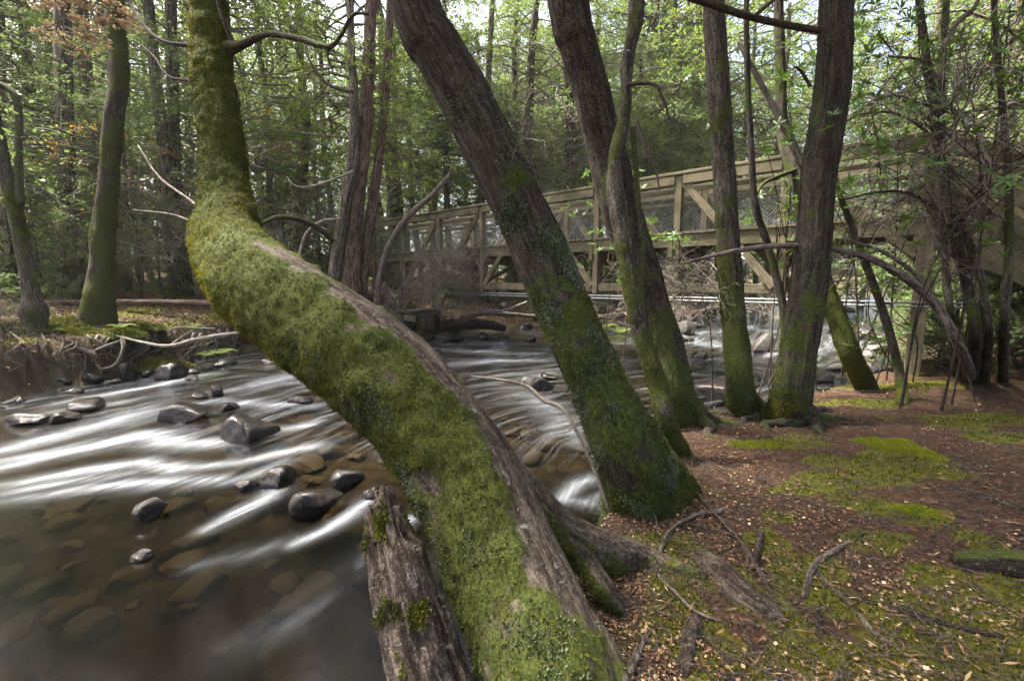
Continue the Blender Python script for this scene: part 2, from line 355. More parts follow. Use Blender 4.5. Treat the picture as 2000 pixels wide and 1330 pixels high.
def foam(x, y):
    f = np.zeros(x.shape)
    for pl, wd, st in STROKES:
        Wp = []
        for q in pl:
            c, t = whit(*q); c2, _ = whit(q[0], q[1]-wd); Wp.append((c[0], c[1], max(0.04, 0.68*abs(c2[1]-c[1]))))
        Wp = np.array(Wp); lo = Wp[:, :2].min(0)-1; hi = Wp[:, :2].max(0)+1
        idx = np.nonzero((x > lo[0]) & (x < hi[0]) & (y > lo[1]) & (y < hi[1]))[0]
        if not len(idx): continue
        xx, yy = x[idx], y[idx]; best = np.zeros(len(idx))
        L = len(Wp)-1
        for i in range(L):
            ax, ay, aw = Wp[i]; bx, by, bw = Wp[i+1]; ex, ey = bx-ax, by-ay
            tr = ((xx-ax)*ex+(yy-ay)*ey)/(ex*ex+ey*ey+1e-9); t = np.clip(tr, 0, 1)
            d = np.hypot(xx-ax-t*ex, yy-ay-t*ey)/(aw+(bw-aw)*t); g = (i+t)/L
            best = np.maximum(best, np.exp(-1.1*d**1.25)*(0.55+0.45*np.sin(np.pi*np.clip(g*.9+.08, 0, 1))))
        st = st*.64; f[idx] = np.maximum(f[idx], best*st) + 0.25*np.minimum(f[idx], best*st)
    return np.clip(f, 0, 1.1)
X, Y, F, m_ = polar_grid(0.9, 70, 420, 520, 40)
dn, df = dnear(X, Y), dfar(X, Y); fo = foam(X, Y)
zw = zwater(X, Y)
rap = sstep(4.2, 6.0, Y+0.2*X)
Zw = zw + 0.012*fo + rap*(0.022*vn(xy3(X*1.6+Y*.5, Y*2.4, 1)) + 0.010*vn(xy3(X*4, Y*5, 5))) + 0.006*vn(xy3(X*2, Y*2, 6))
keep = (dn < 0.45) & (df < 0.6)
fk = keep[F].all(1); F = F[fk]; use = np.unique(F); re = -np.ones(len(X), int); re[use] = np.arange(len(use))
# along-flow coordinates: v across the channel, u along it
Wd = np.maximum(-dn, 0) + np.maximum(-df, 0) + 1e-3
flow = np.stack([(-X*.55+(-Y)*.8)*1.0, np.maximum(-dn, 0)*3.0, np.zeros(len(X))], -1)
depth = np.clip(zw - terrain(X, Y), 0, 1.2)
k = NT('river_water'); pos = k.n('NewGeometry').outputs['Position']
fl = k.attr('flow').outputs['Vector']; fa = k.attr('foam').outputs['Fac']; dp = k.attr('depth').outputs['Fac']; ra = k.attr('rapid').outputs['Fac']
s1 = k.noise(k.map(fl, (0.35, 1.0, 1)), 1.6, 3, 0.5, 0.6); s2 = k.noise(k.map(fl, (0.4, 2.6, 1)), 2.8, 4, 0.55, 0.5)
streak = k.math('MULTIPLY', k.math('ADD', s1, s2), 0.5)
brk = k.ramp(k.noise(k.map(fl, (0.8, 0.9, 1)), 1.3, 3, 0.6, 0.8), (0.30, 0.35), (0.62, 1.0))
fm = k.math('MULTIPLY', k.math('MULTIPLY', fa, brk), k.ramp(streak, (0.38, 0.30), (0.62, 0.95)))
gen = k.math('MULTIPLY', k.math('MULTIPLY', k.ramp(streak, (0.50, 0.0), (0.68, 1.0)), ra), 0.16)
fm = k.math('MINIMUM', k.math('ADD', fm, gen), 0.80)
ex = k.math('POWER', 2.718, k.math('MULTIPLY', dp, -5.6))
tint = k.mix(ex, (0.11, 0.088, 0.050), (0.84, 0.79, 0.69))
tr = k.n('BsdfTransparent'); k.put(tr.inputs[0], tint)
gl = k.n('BsdfGlossy'); gl.inputs['Roughness'].default_value = 0.14; gl.inputs[0].default_value = (0.95, 0.97, 1, 1)
bp = k.n('Bump'); k.put(bp.inputs['Height'], k.math('ADD', s1, k.math('MULTIPLY', s2, .5))); k.put(bp.inputs['Strength'], k.math('ADD', k.math('MULTIPLY', ra, 0.07), 0.01)); bp.inputs['Distance'].default_value = 0.03
k.t.links.new(bp.outputs[0], gl.inputs['Normal'])
fr = k.n('Fresnel'); fr.inputs['IOR'].default_value = 1.27; k.t.links.new(bp.outputs[0], fr.inputs['Normal'])
m1 = k.n('MixShader'); k.t.links.new(fr.outputs[0], m1.inputs[0]); k.t.links.new(tr.outputs[0], m1.inputs[1]); k.t.links.new(gl.outputs[0], m1.inputs[2])
k.set(Base_Color=(0.48, 0.52, 0.57), Roughness=0.6, Specular_IOR_Level=0.3)
m2 = k.n('MixShader'); k.put(m2.inputs[0], fm); k.t.links.new(m1.outputs[0], m2.inputs[1]); k.t.links.new(k.b.outputs[0], m2.inputs[2])
k.t.links.new(m2.outputs[0], k.out.inputs[0])
wt = link('water', make_mesh('water', np.stack([X, Y, Zw], -1)[use], re[F], {'foam': fo[use], 'depth': depth[use], 'flow': flow[use], 'rapid': rap[use]}, True, [k.m]))
tag(wt, kind='structure')

# ================================================================== BRIDGE
k = NT('timber'); bx = k.n('TexCoord').outputs['Object']; oi = k.n('ObjectInfo').outputs['Random']
pv = k.n('NewGeometry').outputs['Position']
gr = k.noise(k.map(bx, (0.9, 9, 9)), 4, 6, 0.7, 0.3); st = k.noise(pv, 1.4, 5, 0.6)
c = k.mix(k.ramp(gr, (0.3, 0.0), (0.7, 1.0)), (0.085, 0.070, 0.042), (0.21, 0.178, 0.115))
c = k.mix(k.math('MULTIPLY', oi, 0.35), c, (0.14, 0.125, 0.07)); c = k.mix(k.ramp(st, (0.45, 0.0), (0.62, 0.8)), c, (0.055, 0.056, 0.026)); c = k.mix(k.ramp(k.noise(pv, 7, 6, .75), (0.52, 0.0), (0.66, 0.7)), c, (0.045, 0.036, 0.022))
k.bump(gr, 0.35, 0.01); M['timber'] = k.set(Base_Color=c, Roughness=0.8, Specular_IOR_Level=0.25)
M['steel'] = plain('galvanised_steel', (0.10, 0.10, 0.10), (0.30, 0.31, 0.31), 12, 0.45, 0.5, 0.1)
M['steel'].node_tree.nodes['Principled BSDF'].inputs['Metallic'].default_value = 0.6
def bevbox(l, w_, h, b=0.008):
    """box along X from 0..l, centred in y,z with chamfered long edges"""
    y, z = w_/2, h/2
    sec = [(-y+b, -z), (y-b, -z), (y, -z+b), (y, z-b), (y-b, z), (-y+b, z), (-y, z-b), (-y, -z+b)]
    V = np.array([(x, *s) for x in (0, l) for s in sec]); q = [[i, (i+1) % 8, 8+(i+1) % 8, 8+i] for i in range(8)]
    return V, [np.array(q), np.array([list(range(7, -1, -1))]), np.array([list(range(8, 16))])]
_beams = {}
def beam(name, a, b, w_, h, parent, mat='timber', up=(0, 0, 1), roll=False):
    a = np.array(a, float); b = np.array(b, float); l = np.linalg.norm(b-a); key = (round(l, 2), w_, h, mat)
    if key not in _beams:
        V, Fs = bevbox(round(l, 2), w_, h, min(0.008, w_*.15)); _beams[key] = make_mesh(name, V, Fs, mats=[M[mat]])
    x = (b-a)/l; u = np.array(up, float)
    if abs(np.dot(x, u)) > 0.99: u = np.array([BD[0], BD[1], 0.0])
    y = np.cross(u, x); y /= np.linalg.norm(y); z = np.cross(x, y)
    o = link(name, _beams[key], parent); m = Matrix(((x[0], y[0], z[0], a[0]), (x[1], y[1], z[1], a[1]), (x[2], y[2], z[2], a[2]), (0, 0, 0, 1)))
    o.matrix_basis = Matrix.Translation(-Vector(parent.location)) @ m
    return o
BO = np.array([6.12, 6.85]); BD = np.array([-0.743, 0.669]); BN = np.array([0.669, 0.743]); SP = 1.872; NB = 8
ZR, ZD, ZL = 4.03, 2.86, 1.80
def bp_(s, n, z): q = BO + BD*s + BN*n; return np.array([q[0], q[1], z])
br = empty('timber_footbridge', (BO[0], BO[1], 0.5))
tag(br, 'timber truss footbridge with wire mesh sides and steps spanning the creek', 'bridge')
MID = NB/2
wv = []
pitch_, hh, ww = 0.075, 0.92, SP-0.14
for sgn in (1, -1):
    x = -hh
    while x < ww:
        p0, p1 = max(x, 0), min(x+hh, ww); z0, z1 = p0-x, p1-x
        if sgn < 0: z0, z1 = hh-z0, hh-z1
        wv.append(twig([(p0, 0.002*sgn, z0), (p1, 0.002*sgn, z1)], .0019, .0019, 3, 2)); x += pitch_
V, Fm, A = join(wv); wire = make_mesh('wire_mesh', V, Fm, {'bk': A['bk']}, mats=[M['steel']])
for n in (0.0, 1.45):
    for i in range(NB+1):
        s = i*SP; zb = ZL-0.12 if 0 < i < NB else 0.35
        lo = bp_(s, n, zb); 
        if i == 0: lo[2] = T1(lo[0], lo[1]) - 0.15
        if i == NB: lo[2] = T1(lo[0], lo[1]) - 0.15
        beam('post', lo, bp_(s, n, ZR-.03), 0.15 if i else 0.19, 0.13 if i else 0.19, br)
        if i < NB:
            s2 = s+SP; a, b = (s, s2) if i < MID else (s2, s)
            dz = 0.0 if 0 < i < NB-1 else 0.5
            beam('diagonal_brace', bp_(b-np.sign(b-a)*.1, n-.035, ZR-.16), bp_(a+np.sign(b-a)*.09, n-.035, ZL+.05+dz), 0.07, 0.14, br)
            beam('tie_rod', bp_(a+np.sign(b-a)*.1, n+.05, ZR-.15), bp_(b-np.sign(b-a)*.1, n+.05, ZL+.1+dz), .016, .016, br, 'steel')
            o = link('wire_mesh', wire, br); o['kind'] = 'stuff'; q = bp_(s+.07, n+.012, ZD+.06)-np.array(br.location); o.location = q; o.rotation_euler = (0, 0, math.atan2(BD[1], BD[0]))
            beam('top_rail', bp_(s-.002, n, ZR+.03), bp_(s2-.004, n, ZR+.03), .20, .055, br)
            beam('rail_board', bp_(s+.08, n-.07, ZR-.10), bp_(s2-.08, n-.07, ZR-.10), .045, .17, br)
            beam('mid_rail', bp_(s+.09, n, ZR-.30), bp_(s2-.09, n, ZR-.30), .045, .07, br)
            beam('deck_beam', bp_(s+.08, n-.03, ZD-.11), bp_(s2-.08, n-.03, ZD-.11), .09, .24, br)
            if 0 < i < NB-1: beam('lower_chord', bp_(s+.08, n+.01, ZL+.02), bp_(s2-.08, n+.01, ZL+.02), .10, .17, br)
for i in range(NB+1):
    s = i*SP
    beam('floor_beam', bp_(s+.1, -.12, ZD-.33), bp_(s+.1, 1.57, ZD-.33), .10, .18, br)
    if 0 < i < NB: beam('cross_brace', bp_(s+.09, .06, ZL+.08), bp_(s+.09, 1.40, ZD-.45), .06, .10, br)
for j, n in enumerate((.45, .75, 1.05)):
    beam('stringer', bp_(.15, n, ZD-.16), bp_(NB*SP-.15, n, ZD-.16), .07, .15, br)
npl = int(NB*SP/0.15)
for i in range(npl):
    beam('deck_plank', bp_(i*.15+.07, -.10, ZD+.045+.003*(i % 3)), bp_(i*.15+.07, 1.55, ZD+.045+.003*(i % 3)), .135, .045, br)
for dn_, zz in ((-.10, ZL-.16), (-.10, ZL-.22)):
    t = tube(np.array([[*bp_(-.6, dn_, zz), .018], [*bp_(NB*SP*.5, dn_, zz-.01), .018], [*bp_(NB*SP+.8, dn_, zz), .018]]), 20, 8)
    o = link('pipe', make_mesh('pipe', local(t.V, br), t.F, smooth=True, mats=[M['steel']]), br)
# near steps: run on from the near end, dropping to the bank
def steps(s0, sg, drop, run):
    for n in (0.0, 1.45):
        e = s0 + sg*run
        beam('stair_rail', bp_(s0+sg*.06, n, ZR+.03), bp_(e, n, ZR+.03-drop), .20, .055, br)
        beam('stair_rail_board', bp_(s0+sg*.11, n-.06, ZR-.14), bp_(e, n-.06, ZR-.14-drop), .045, .19, br)
        beam('stair_board', bp_(s0+sg*.11, n-.05, ZR-.52), bp_(e, n-.05, ZR-.52-drop), .045, .20, br)
        beam('stair_board', bp_(s0+sg*.11, n-.05, ZR-.86), bp_(e, n-.05, ZR-.86-drop), .045, .20, br)
        beam('stair_stringer', bp_(s0+sg*.11, n, ZD-.22), bp_(e, n, ZD-.22-drop), .07, .34, br)
        for f in (.55, 1.0):
            q = bp_(s0+sg*run*f, n, 0); beam('stair_post', (q[0], q[1], T1(q[0], q[1])-.1), bp_(s0+sg*run*f, n+.09, ZR-.02-drop*f), .10, .10, br)
    nt_ = int(drop/.18)
    for i in range(nt_):
        f = (i+.5)/nt_; a = bp_(s0+sg*(.1+run*f), .05, ZD-.02-drop*f); b = bp_(s0+sg*(.1+run*f), 1.40, ZD-.02-drop*f)
        beam('tread', a, b, .27, .045, br)
steps(0.0, -1, 1.95, 3.3); steps(NB*SP, 1, 1.7, 2.6)
# pier frames at both ends
beam('pier_brace', bp_(-.02, .1, .95), bp_(-.02, 1.4, .95), .07, .22, br)
a, _ = hit(820, 655); s_p = float(np.dot(a[:2]-BO, BD))
for n in (-.05, 1.45):
    q = bp_(NB*SP-1.55, n, 0); beam('pier_post', (q[0], q[1], T1(q[0], q[1])-.2), bp_(NB*SP-1.55, n, ZL-.2), .15, .15, br)
    beam('pier_strut', bp_(NB*SP-2.35, n, ZL-.22), bp_(NB*SP-1.65, n, .75), .07, .10, br)
beam('pier_beam', bp_(NB*SP-2.6, -.12, 0.72), bp_(NB*SP-.4, -.12, .72), .09, .17, br)

# ================================================================== FOLIAGE LIBRARY
def crown_mesh(name, seed, H, R, nl, nside, nleaf, leaf, lm, bm, tilt=0.15, prof=None, bare=0.0, shape='dome'):
    r = np.random.default_rng(seed); parts = []; C = []; A = []; Nn = []; var = []
    for i in range(nl):
        u = (i + r.random())/nl; z = H*u; ang = r.random()*6.283
        pr = math.sin(math.pi*(0.12+0.85*u))**0.7 if shape == 'dome' else (1.05-u)**.8
        L = R*pr*(0.65+0.5*r.random()); d = np.array([math.cos(ang), math.sin(ang), 0]); lat = np.array([-d[1], d[0], 0])
        tl = tilt*(-.6+3.0*r.random()) - 0.15*(1-u); pl = [np.array([0, 0, z])]
        for q in (0.35, 0.7, 1.0):
            pl.append(np.array([0, 0, z]) + d*L*q + lat*L*0.24*r.normal()*q + np.array([0, 0, L*(tl*q - .25*q*q) + .12*L*r.normal()*q]))
        parts.append(twig(pl, 0.012+0.012*L, 0.005, 4, 6))
        pl = np.array(pl); vb = r.random()
        for j in range(nside):
            t = 0.22+0.78*(j+r.random())/nside; k_ = min(int(t*3), 2); b = pl[k_]+(pl[k_+1]-pl[k_])*(t*3-k_)
            sgn = 1 if j % 2 else -1
            dd = norm(d*(0.55+.3*r.random()) + lat*sgn*(0.9-.5*t) + np.array([0, 0, .5*r.normal()-.05])); sl_ = L*(0.22+0.25*r.random())*(1.15-.5*t)
            if r.random() < 0.6: parts.append(twig([b, b+dd*sl_*.5+[0, 0, .02], b+dd*sl_], 0.007, 0.003, 3, 3))
            if r.random() < bare: continue
            n = int(nleaf*(0.6+.8*r.random())); tt = r.random(n); sd_ = np.cross([0, 0, 1.0], dd)
            off = r.normal(size=n)*0.13*sl_*(1.1-.4*tt)*1.6
            c = b + dd*(sl_*tt)[:, None] + sd_*off[:, None] + np.stack([r.normal(size=n)*.03, r.normal(size=n)*.03, r.normal(size=n)*.11*sl_-.12*abs(off)], -1)
            a = norm(dd + sd_*np.sign(off)[:, None]*.9 + .45*r.normal(size=(n, 3)))
            C.append(c); A.append(a); Nn.append(norm(np.array([0, 0, .8])+.65*r.normal(size=(n, 3)))); var.append(np.clip(.5*vb+.25*r.random()+.3*r.random(n), 0, 1))
    C = np.vstack(C); A = np.vstack(A); Nn = np.vstack(Nn); var = np.concatenate(var)
    s = leaf*(0.6+.8*r.random(len(C))); LV, LF = leafquads(C, A, Nn, s, s*.62)
    TV, TF, TA = join(parts); nt_ = sum(len(f) for f in TF)
    V, F, At = join([(TV, TF, {'bk': TA['bk'], 'var': np.zeros(len(TV))}), (LV, [LF], {'bk': np.zeros((len(LV), 3)), 'var': np.repeat(var, 4)})])
    mi = np.concatenate([np.zeros(nt_, int), np.ones(len(LF), int)])
    return make_mesh(name, V, F, At, False, [bm, lm], mi)
MT, MTP = M['twig_grey'], M['twig_grey']
CR = {
 'tall': [crown_mesh('crown', 10+i, 11, 3.4, 56, 9, 25, 0.088, M['leaf_beech'], MT, .3) for i in range(4)],
 'yellow': [crown_mesh('crown', 30+i, 9, 2.6, 46, 9, 23, 0.082, M['leaf_yellow'], MTP, .3) for i in range(2)],
 'under': [crown_mesh('crown', 50+i, 3.4, 1.9, 34, 9, 17, 0.066, M['leaf_beech'], MTP, 0.1, bare=.12) for i in range(4)],
 'uyel': [crown_mesh('crown', 60+i, 3.0, 1.7, 30, 9, 15, 0.060, M['leaf_yellow'], MTP, 0.1, bare=.2) for i in range(2)],
 'autumn': [crown_mesh('crown', 70, 2.4, 1.6, 22, 8, 9, 0.048, M['leaf_autumn'], MTP, 0.12, bare=.45)],
 'dead': [crown_mesh('crown', 91, .9, .8, 12, 7, 12, 0.075, M['leaf_dead'], MTP, .1)],
 'shrub': [crown_mesh('crown', 80+i, 1.3, 1.0, 30, 8, 14, 0.050, M['leaf_beech'], MTP, 0.5, shape='cone') for i in range(3)],
}
def bush_parts(r, base, d, L, rad, depth, out, kids=4, wig=.35, leafs=None):
    p = [np.array(base, float)]; dd = norm(np.array(d, float))
    for q in range(3):
        dd = norm(dd + wig*r.normal(size=3)*.6); p.append(p[-1]+dd*L/3)
    out.append(twig(p, rad, rad*.55, 4 if depth > 1 else 3, 5 if depth > 1 else 4))
    if leafs is not None and depth <= 1: leafs.append(p[-1]); leafs.append(p[2])
    if depth > 0:
        for k_ in range(kids):
            b = p[1+k_ % 3]; nd = norm(dd + .75*r.normal(size=3)); bush_parts(r, b, nd, L*(.5+.3*r.random()), rad*.55, depth-1, out, kids, wig, leafs)
def bare_mesh(name, seed, n0, L, depth, mat, kids=4, rad=.009, up=.6, spread=1.0):
    r = np.random.default_rng(seed); out = []
    for i in range(n0):
        a = r.random()*6.283; bush_parts(r, (0, 0, 0), (math.cos(a)*spread, math.sin(a)*spread, up+.5*r.random()), L*(.7+.5*r.random()), rad, depth, out, kids)
    V, F, A = join(out); return make_mesh(name, V, F, {'bk': A['bk']}, False, [mat])
BARE = [bare_mesh('twigs', 5+i, 7, .62, 3, M['twig_pale'], 4, .011) for i in range(3)]

# ================================================================== TREES
def trunk_mesh(name, W, mat, n, seg, ridge=0.05, lump=0.08, mossfn=None, mossb=0.3, flare=0.0, seed=0, scale=6.0):
    """W rows x,y,z,r base to top (world). Returns tube and mesh-ready data"""
    W = np.array(W, float); L = np.linalg.norm(np.diff(W[:, :3], axis=0), axis=1).sum()
    rm = W[:, 3].mean()
    def disp(bk, th, s, N):
        q = bk/rm
        d = lump*fbm(np.stack([q[:, 0]*.8, q[:, 1]*.8, q[:, 2]*.45], -1)+seed, 3)
        d = d + ridge*(1-2*np.abs(fbm(np.stack([bk[:, 0]*scale*3.5, bk[:, 1]*scale*3.5, bk[:, 2]*scale*.45], -1)+seed*3, 4)))
        if flare:
            f = np.exp(-s/(rm*1.6)); d = d + flare*f*(0.55+.7*np.sin(th*5+seed+1.5*vn(np.stack([th, th*0, s*0+seed], -1))))
        return d*rm
    t = tube(W, n, seg, disp)
    N = t.N
    if mossfn is not None: mo = mossfn(t.S/L, N, t.V[:len(N)])
    else: mo = np.full(len(N), mossb) + .12*N[:, 2]
    t.moss = mo; t.L = L
    mo = np.append(mo, [.3, .3]) if len(t.V) > len(N) else mo
    t.attrs = {'bk': t.bk, 'moss': mo}
    t.mat = mat
    return t
def pxpath(pl, base=True, k=1.0):
    """pl: (px, py, depth or None, width px) bottom first -> world rows"""
    out = []
    for (px, py, d, wd) in pl:
        if d is None: p, d = hit(px, py)
        else: p = P(px, py, d)
        out.append([*p, k*.95*wd*.5*d/FPX/math.sqrt(1+((px-1000)/FPX)**2)])
    if base:
        b = np.array(out[0]); n = np.array(out[1]); q = b.copy(); dirv = norm((b-n)[:3]); q[:3] = b[:3] + .18*max(1, pl[0][2]/3.5 if pl[0][2] else 1)*np.array([dirv[0]*.5, dirv[1]*.5, -1]); q[3] = b[3]*1.12; out.insert(0, list(q))
    return np.array(out)
def extend(W, L, dz=1.0, r1=.5, keep=.5):
    """carry a trunk on above the frame"""
    W = list(map(list, W)); a, b = np.array(W[-2]), np.array(W[-1]); d = norm((b-a)[:3])
    for q in (.5, 1.0):
        dd = norm(d*(1-q*(1-keep)) + np.array([0, 0, dz*q])); b = np.append(b[:3]+dd*L*.5, b[3]*(r1**.5)); W.append(list(b))
    return np.array(W)
def scatter(t, n, wfun, rng=RNG):
    Q = t.Q; V = t.V; a, b, c, d = (V[Q[:, i]] for i in range(4)); nn = np.cross(c-a, d-b); ar = np.linalg.norm(nn, axis=1)
    wt_ = ar*np.clip(wfun, 0, None)[Q].mean(1); p = wt_/wt_.sum(); idx = rng.choice(len(Q), n, p=p)
    u, v = rng.random((2, n, 1)); pos = (a[idx]*(1-u)+b[idx]*u)*(1-v)+(d[idx]*(1-u)+c[idx]*u)*v
    return pos, -norm(nn[idx])*np.sign(np.sum(-nn[idx]*t.N[Q[idx, 0]], 1))[:, None], idx
def tufts(t, n, wfun, l, wd, droop=.5, out=.7, rng=RNG, lumpy=30):
    p, N, idx = scatter(t, n, wfun, rng)
    A = norm(N*out + np.array([0, 0, -droop]) + .55*rng.normal(size=(n, 3))); s = .6+.8*rng.random(n)
    V, F = leafquads(p - N*.002, A, norm(N+.8*rng.normal(size=(n, 3))), l*s, wd*s, .1)
    v = np.clip(.5+.75*fbm(p*4.5, 4)+.35*vn(p*lumpy)+.09*rng.normal(size=n), 0, 1)
    return V, F, {'var': np.repeat(v, 4)}
def tree(name, label, cat='tree', group=None, W=None, base=None):
    o = empty(name, tuple(W[0][:3]+np.array([0, 0, .18])) if base is None else base); tag(o, label, cat, group); return o
def add_part(o, name, V, F, A, mat, smooth=True, kind=None):
    p = link(name, make_mesh(name, local(V, o), F, A, smooth, [mat]), o)
    if kind: p['kind'] = kind
    return p
def put_crown(o, kind, k_, pos, sc, rz, sz=None):
    c = link('crown', CR[kind][k_ % len(CR[kind])], o); c.location = np.array(pos)-np.array(o.location); c.scale = (sc, sc, sz or sc); c.rotation_euler = (0, 0, rz); return c
def limb(o, pl, mat, name='branch', seg=7, n=None, moss=.25, base=False, lump=.12):
    W = pxpath(pl, base); t = trunk_mesh(name, W, mat, n or max(12, 7*len(pl)), seg, .05, lump, None, moss, scale=10)
    return add_part(o, name, t.V, t.F, t.attrs, mat)

# ---- the big mossy leaning tree
HP = [(1082, 1330, 1.50, 250), (1030, 1200, 1.66, 238), (975, 1068, 1.84, 222), (913, 934, 2.00, 210), (836, 824, 2.10, 212), (748, 727, 2.18, 214), (655, 655, 2.28, 212), (562, 594, 2.45, 204), (488, 538, 2.72, 188), (447, 478, 3.05, 150), (443, 420, 3.28, 116), (440, 360, 3.42, 94), (432, 270, 3.52, 84), (418, 150, 3.62, 76), (404, 0, 3.75, 70)]
W = extend(pxpath(HP), 3.0, .8, .7)
hero = tree('leaning_tree', 'huge moss-covered tree trunk leaning low over the river then bending upright', W=W)
W[0] = [*(W[1][:3] + np.array([.12, -.12, -.35])), W[1][3]*1.05]
E = norm(np.array([.72, .05, .70]))
def hero_moss(s, N, V):
    strip = sstep(.60, .92, N@E + .25*fbm(V*4+7, 3))*sstep(2.75, 2.45, V[:, 1])*sstep(-.02, .10, s)
    return np.clip(1.0 - 1.0*strip*(.75+.7*fbm(V*7+2, 4)) + .55*fbm(V*6, 4) - .25*sstep(.2, .05, s) - .55*sstep(.25, .55, fbm(V*3.3+4, 3)), -.2, 1.2)
t = trunk_mesh('trunk', W, M['bark_hero'], 430, 110, .045, .10, hero_moss, flare=.16, seed=2)
mk = sstep(.4, .8, t.moss); nv = len(mk)
t.V[:nv] += t.N*(mk*(.010+.030*fbm(t.V[:nv]*8, 3)+.016*fbm(t.V[:nv]*24, 3)))[:, None]
add_part(hero, 'trunk', t.V, t.F, t.attrs, M['bark_hero'])
mw = np.clip(t.moss-.45, 0, 1)**.8
mw = np.append(mw, [0, 0]) if len(t.V) > len(mw) else mw
sel = np.append(t.S, [0, 0])/t.L; mwv = mw*np.where(sel < .75, 1, .4)
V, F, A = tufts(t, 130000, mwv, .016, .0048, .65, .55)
A['var'] = np.clip(A['var']+.22*sstep(1.6, 2.9, V[:, 1])-.10, 0, 1)  # brighter towards the bend: mostly light put into the colour, partly yellower moss
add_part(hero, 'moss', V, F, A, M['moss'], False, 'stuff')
low = mwv*sstep(.30, .08, sel)*sstep(.0, .3, .4+fbm(t.V*4, 3))
V, F, A = tufts(t, 14000, low*np.clip(fbm(t.V*7, 3), 0, 1), .011, .009, .2, .9)
add_part(hero, 'lichen', V, F, A, M['lichen'], False, 'stuff')
def rootw(px, name, mossy, n, seg=26, amt=2500, o=hero):
    W = pxpath(px, False); t = trunk_mesh(name, W, M['bark_hero'], n, seg, .05, .14, lambda s, N, V: np.clip(mossy+.5*fbm(V*6, 3)-.4*(N@E), -.2, 1.1), seed=5)
    r_ = add_part(o, name, t.V, t.F, t.attrs, M['bark_hero'])
    if amt:
        V, F, A = tufts(t, amt, np.append(np.clip(t.moss-.4, 0.001, 1), [0, 0]), .013, .006); q = link('moss', make_mesh('moss', local(V, o), F, A, False, [M['moss']]), r_); q['kind'] = 'stuff'
rootw([(940, 900, 2.10, 70), (985, 940, 2.1, 100), (1045, 1000, 2.08, 96), (1110, 1050, 2.15, 92), (1180, 1080, 2.28, 92), (1250, 1095, None, 70), (1320, 1112, None, 40), (1380, 1130, None, 16)], 'root', .55, 70)
rootw([(1085, 1030, 2.08, 60), (1135, 1090, 2.1, 52), (1180, 1150, 2.0, 44), (1215, 1205, None, 30), (1240, 1250, None, 14)], 'root', .5, 50, 20, 1200)
rootw([(1000, 1050, 1.85, 120), (1065, 1130, 1.70, 82), (1120, 1200, 1.6, 76), (1165, 1265, 1.53, 80), (1195, 1330, 1.47, 78), (1215, 1400, 1.4, 60)], 'root', .5, 70)
limb(hero, [(445, 95, 3.66, 34), (470, 88, 3.6, 22), (520, 68, 3.5, 14), (580, 75, 3.4, 13), (640, 92, 3.3, 11), (665, 70, 3.3, 9), (690, 30, 3.3, 8), (720, 28, 3.3, 5)], M['twig_dark'], seg=8, moss=.5)
limb(hero, [(455, 85, 3.62, 10), (440, 50, 3.6, 9), (430, 20, 3.6, 8), (420, -20, 3.6, 8)], M['twig_dark'])
limb(hero, [(640, 92, 3.3, 6), (642, 120, 3.3, 4), (655, 150, 3.3, 2)], M['twig_dark'])
limb(hero, [(400, 90, 3.6, 12), (330, 84, 3.7, 9), (290, 60, 3.8, 8), (255, 10, 3.9, 8), (240, -20, 3.9, 8)], M['twig_dark'])
limb(hero, [(395, 160, 3.6, 8), (330, 150, 3.7, 6), (300, 110, 3.8, 5), (258, 75, 3.9, 4)], M['twig_dark'])
put_crown(hero, 'tall', 0, W[-1][:3]+[0, 0, -.2], 1.0, 1.0, .5)

# ---- the dark leaning tree
HP = [(1262, 965, None, 190), (1225, 875, 2.85, 150), (1180, 780, 2.95, 126), (1135, 680, 3.02, 116), (1085, 570, 3.05, 112), (1035, 450, 3.05, 110), (975, 330, 3.0, 108), (910, 200, 2.95, 106), (850, 90, 2.9, 104), (805, -10, 2.85, 102)]
W = extend(pxpath(HP, True, .94), 4.5, .7, .6)
o = tree('leaning_tree', 'dark rough-barked leaning tree with grey-green lichen and mossy foot', W=W); dark = o
def dk(s, N, V): return np.clip(.80*sstep(.36, .0, s) + .16 + .9*fbm(V*5, 4) + .3*N[:, 2] + .2*N[:, 0]*sstep(.3, 0, s) - .3*sstep(.3, .5, s), -.2, 1.1)
t = trunk_mesh('trunk', W, M['bark_dark'], 420, 96, .085, .10, dk, flare=.34, seed=4, scale=7)
add_part(o, 'trunk', t.V, t.F, t.attrs, M['bark_dark'])
mv = np.append(t.moss, [0, 0]); sel = np.append(t.S, [0, 0])/t.L
V, F, A = tufts(t, 26000, np.clip(mv-.5, 0, 1), .017, .007, .6, .6); add_part(o, 'moss', V, F, A, M['moss'], False, 'stuff')
lw = np.clip(.05+fbm(t.V*5+3, 3), 0, 1)*sstep(.50, .05, sel)
V, F, A = tufts(t, 34000, lw**1.3, .012, .011, .1, .9); add_part(o, 'lichen', V, F, A, M['lichen'], False, 'stuff')
put_crown(o, 'tall', 1, W[-1][:3]+[0, 0, -1.0], 1.0, 0, .6)
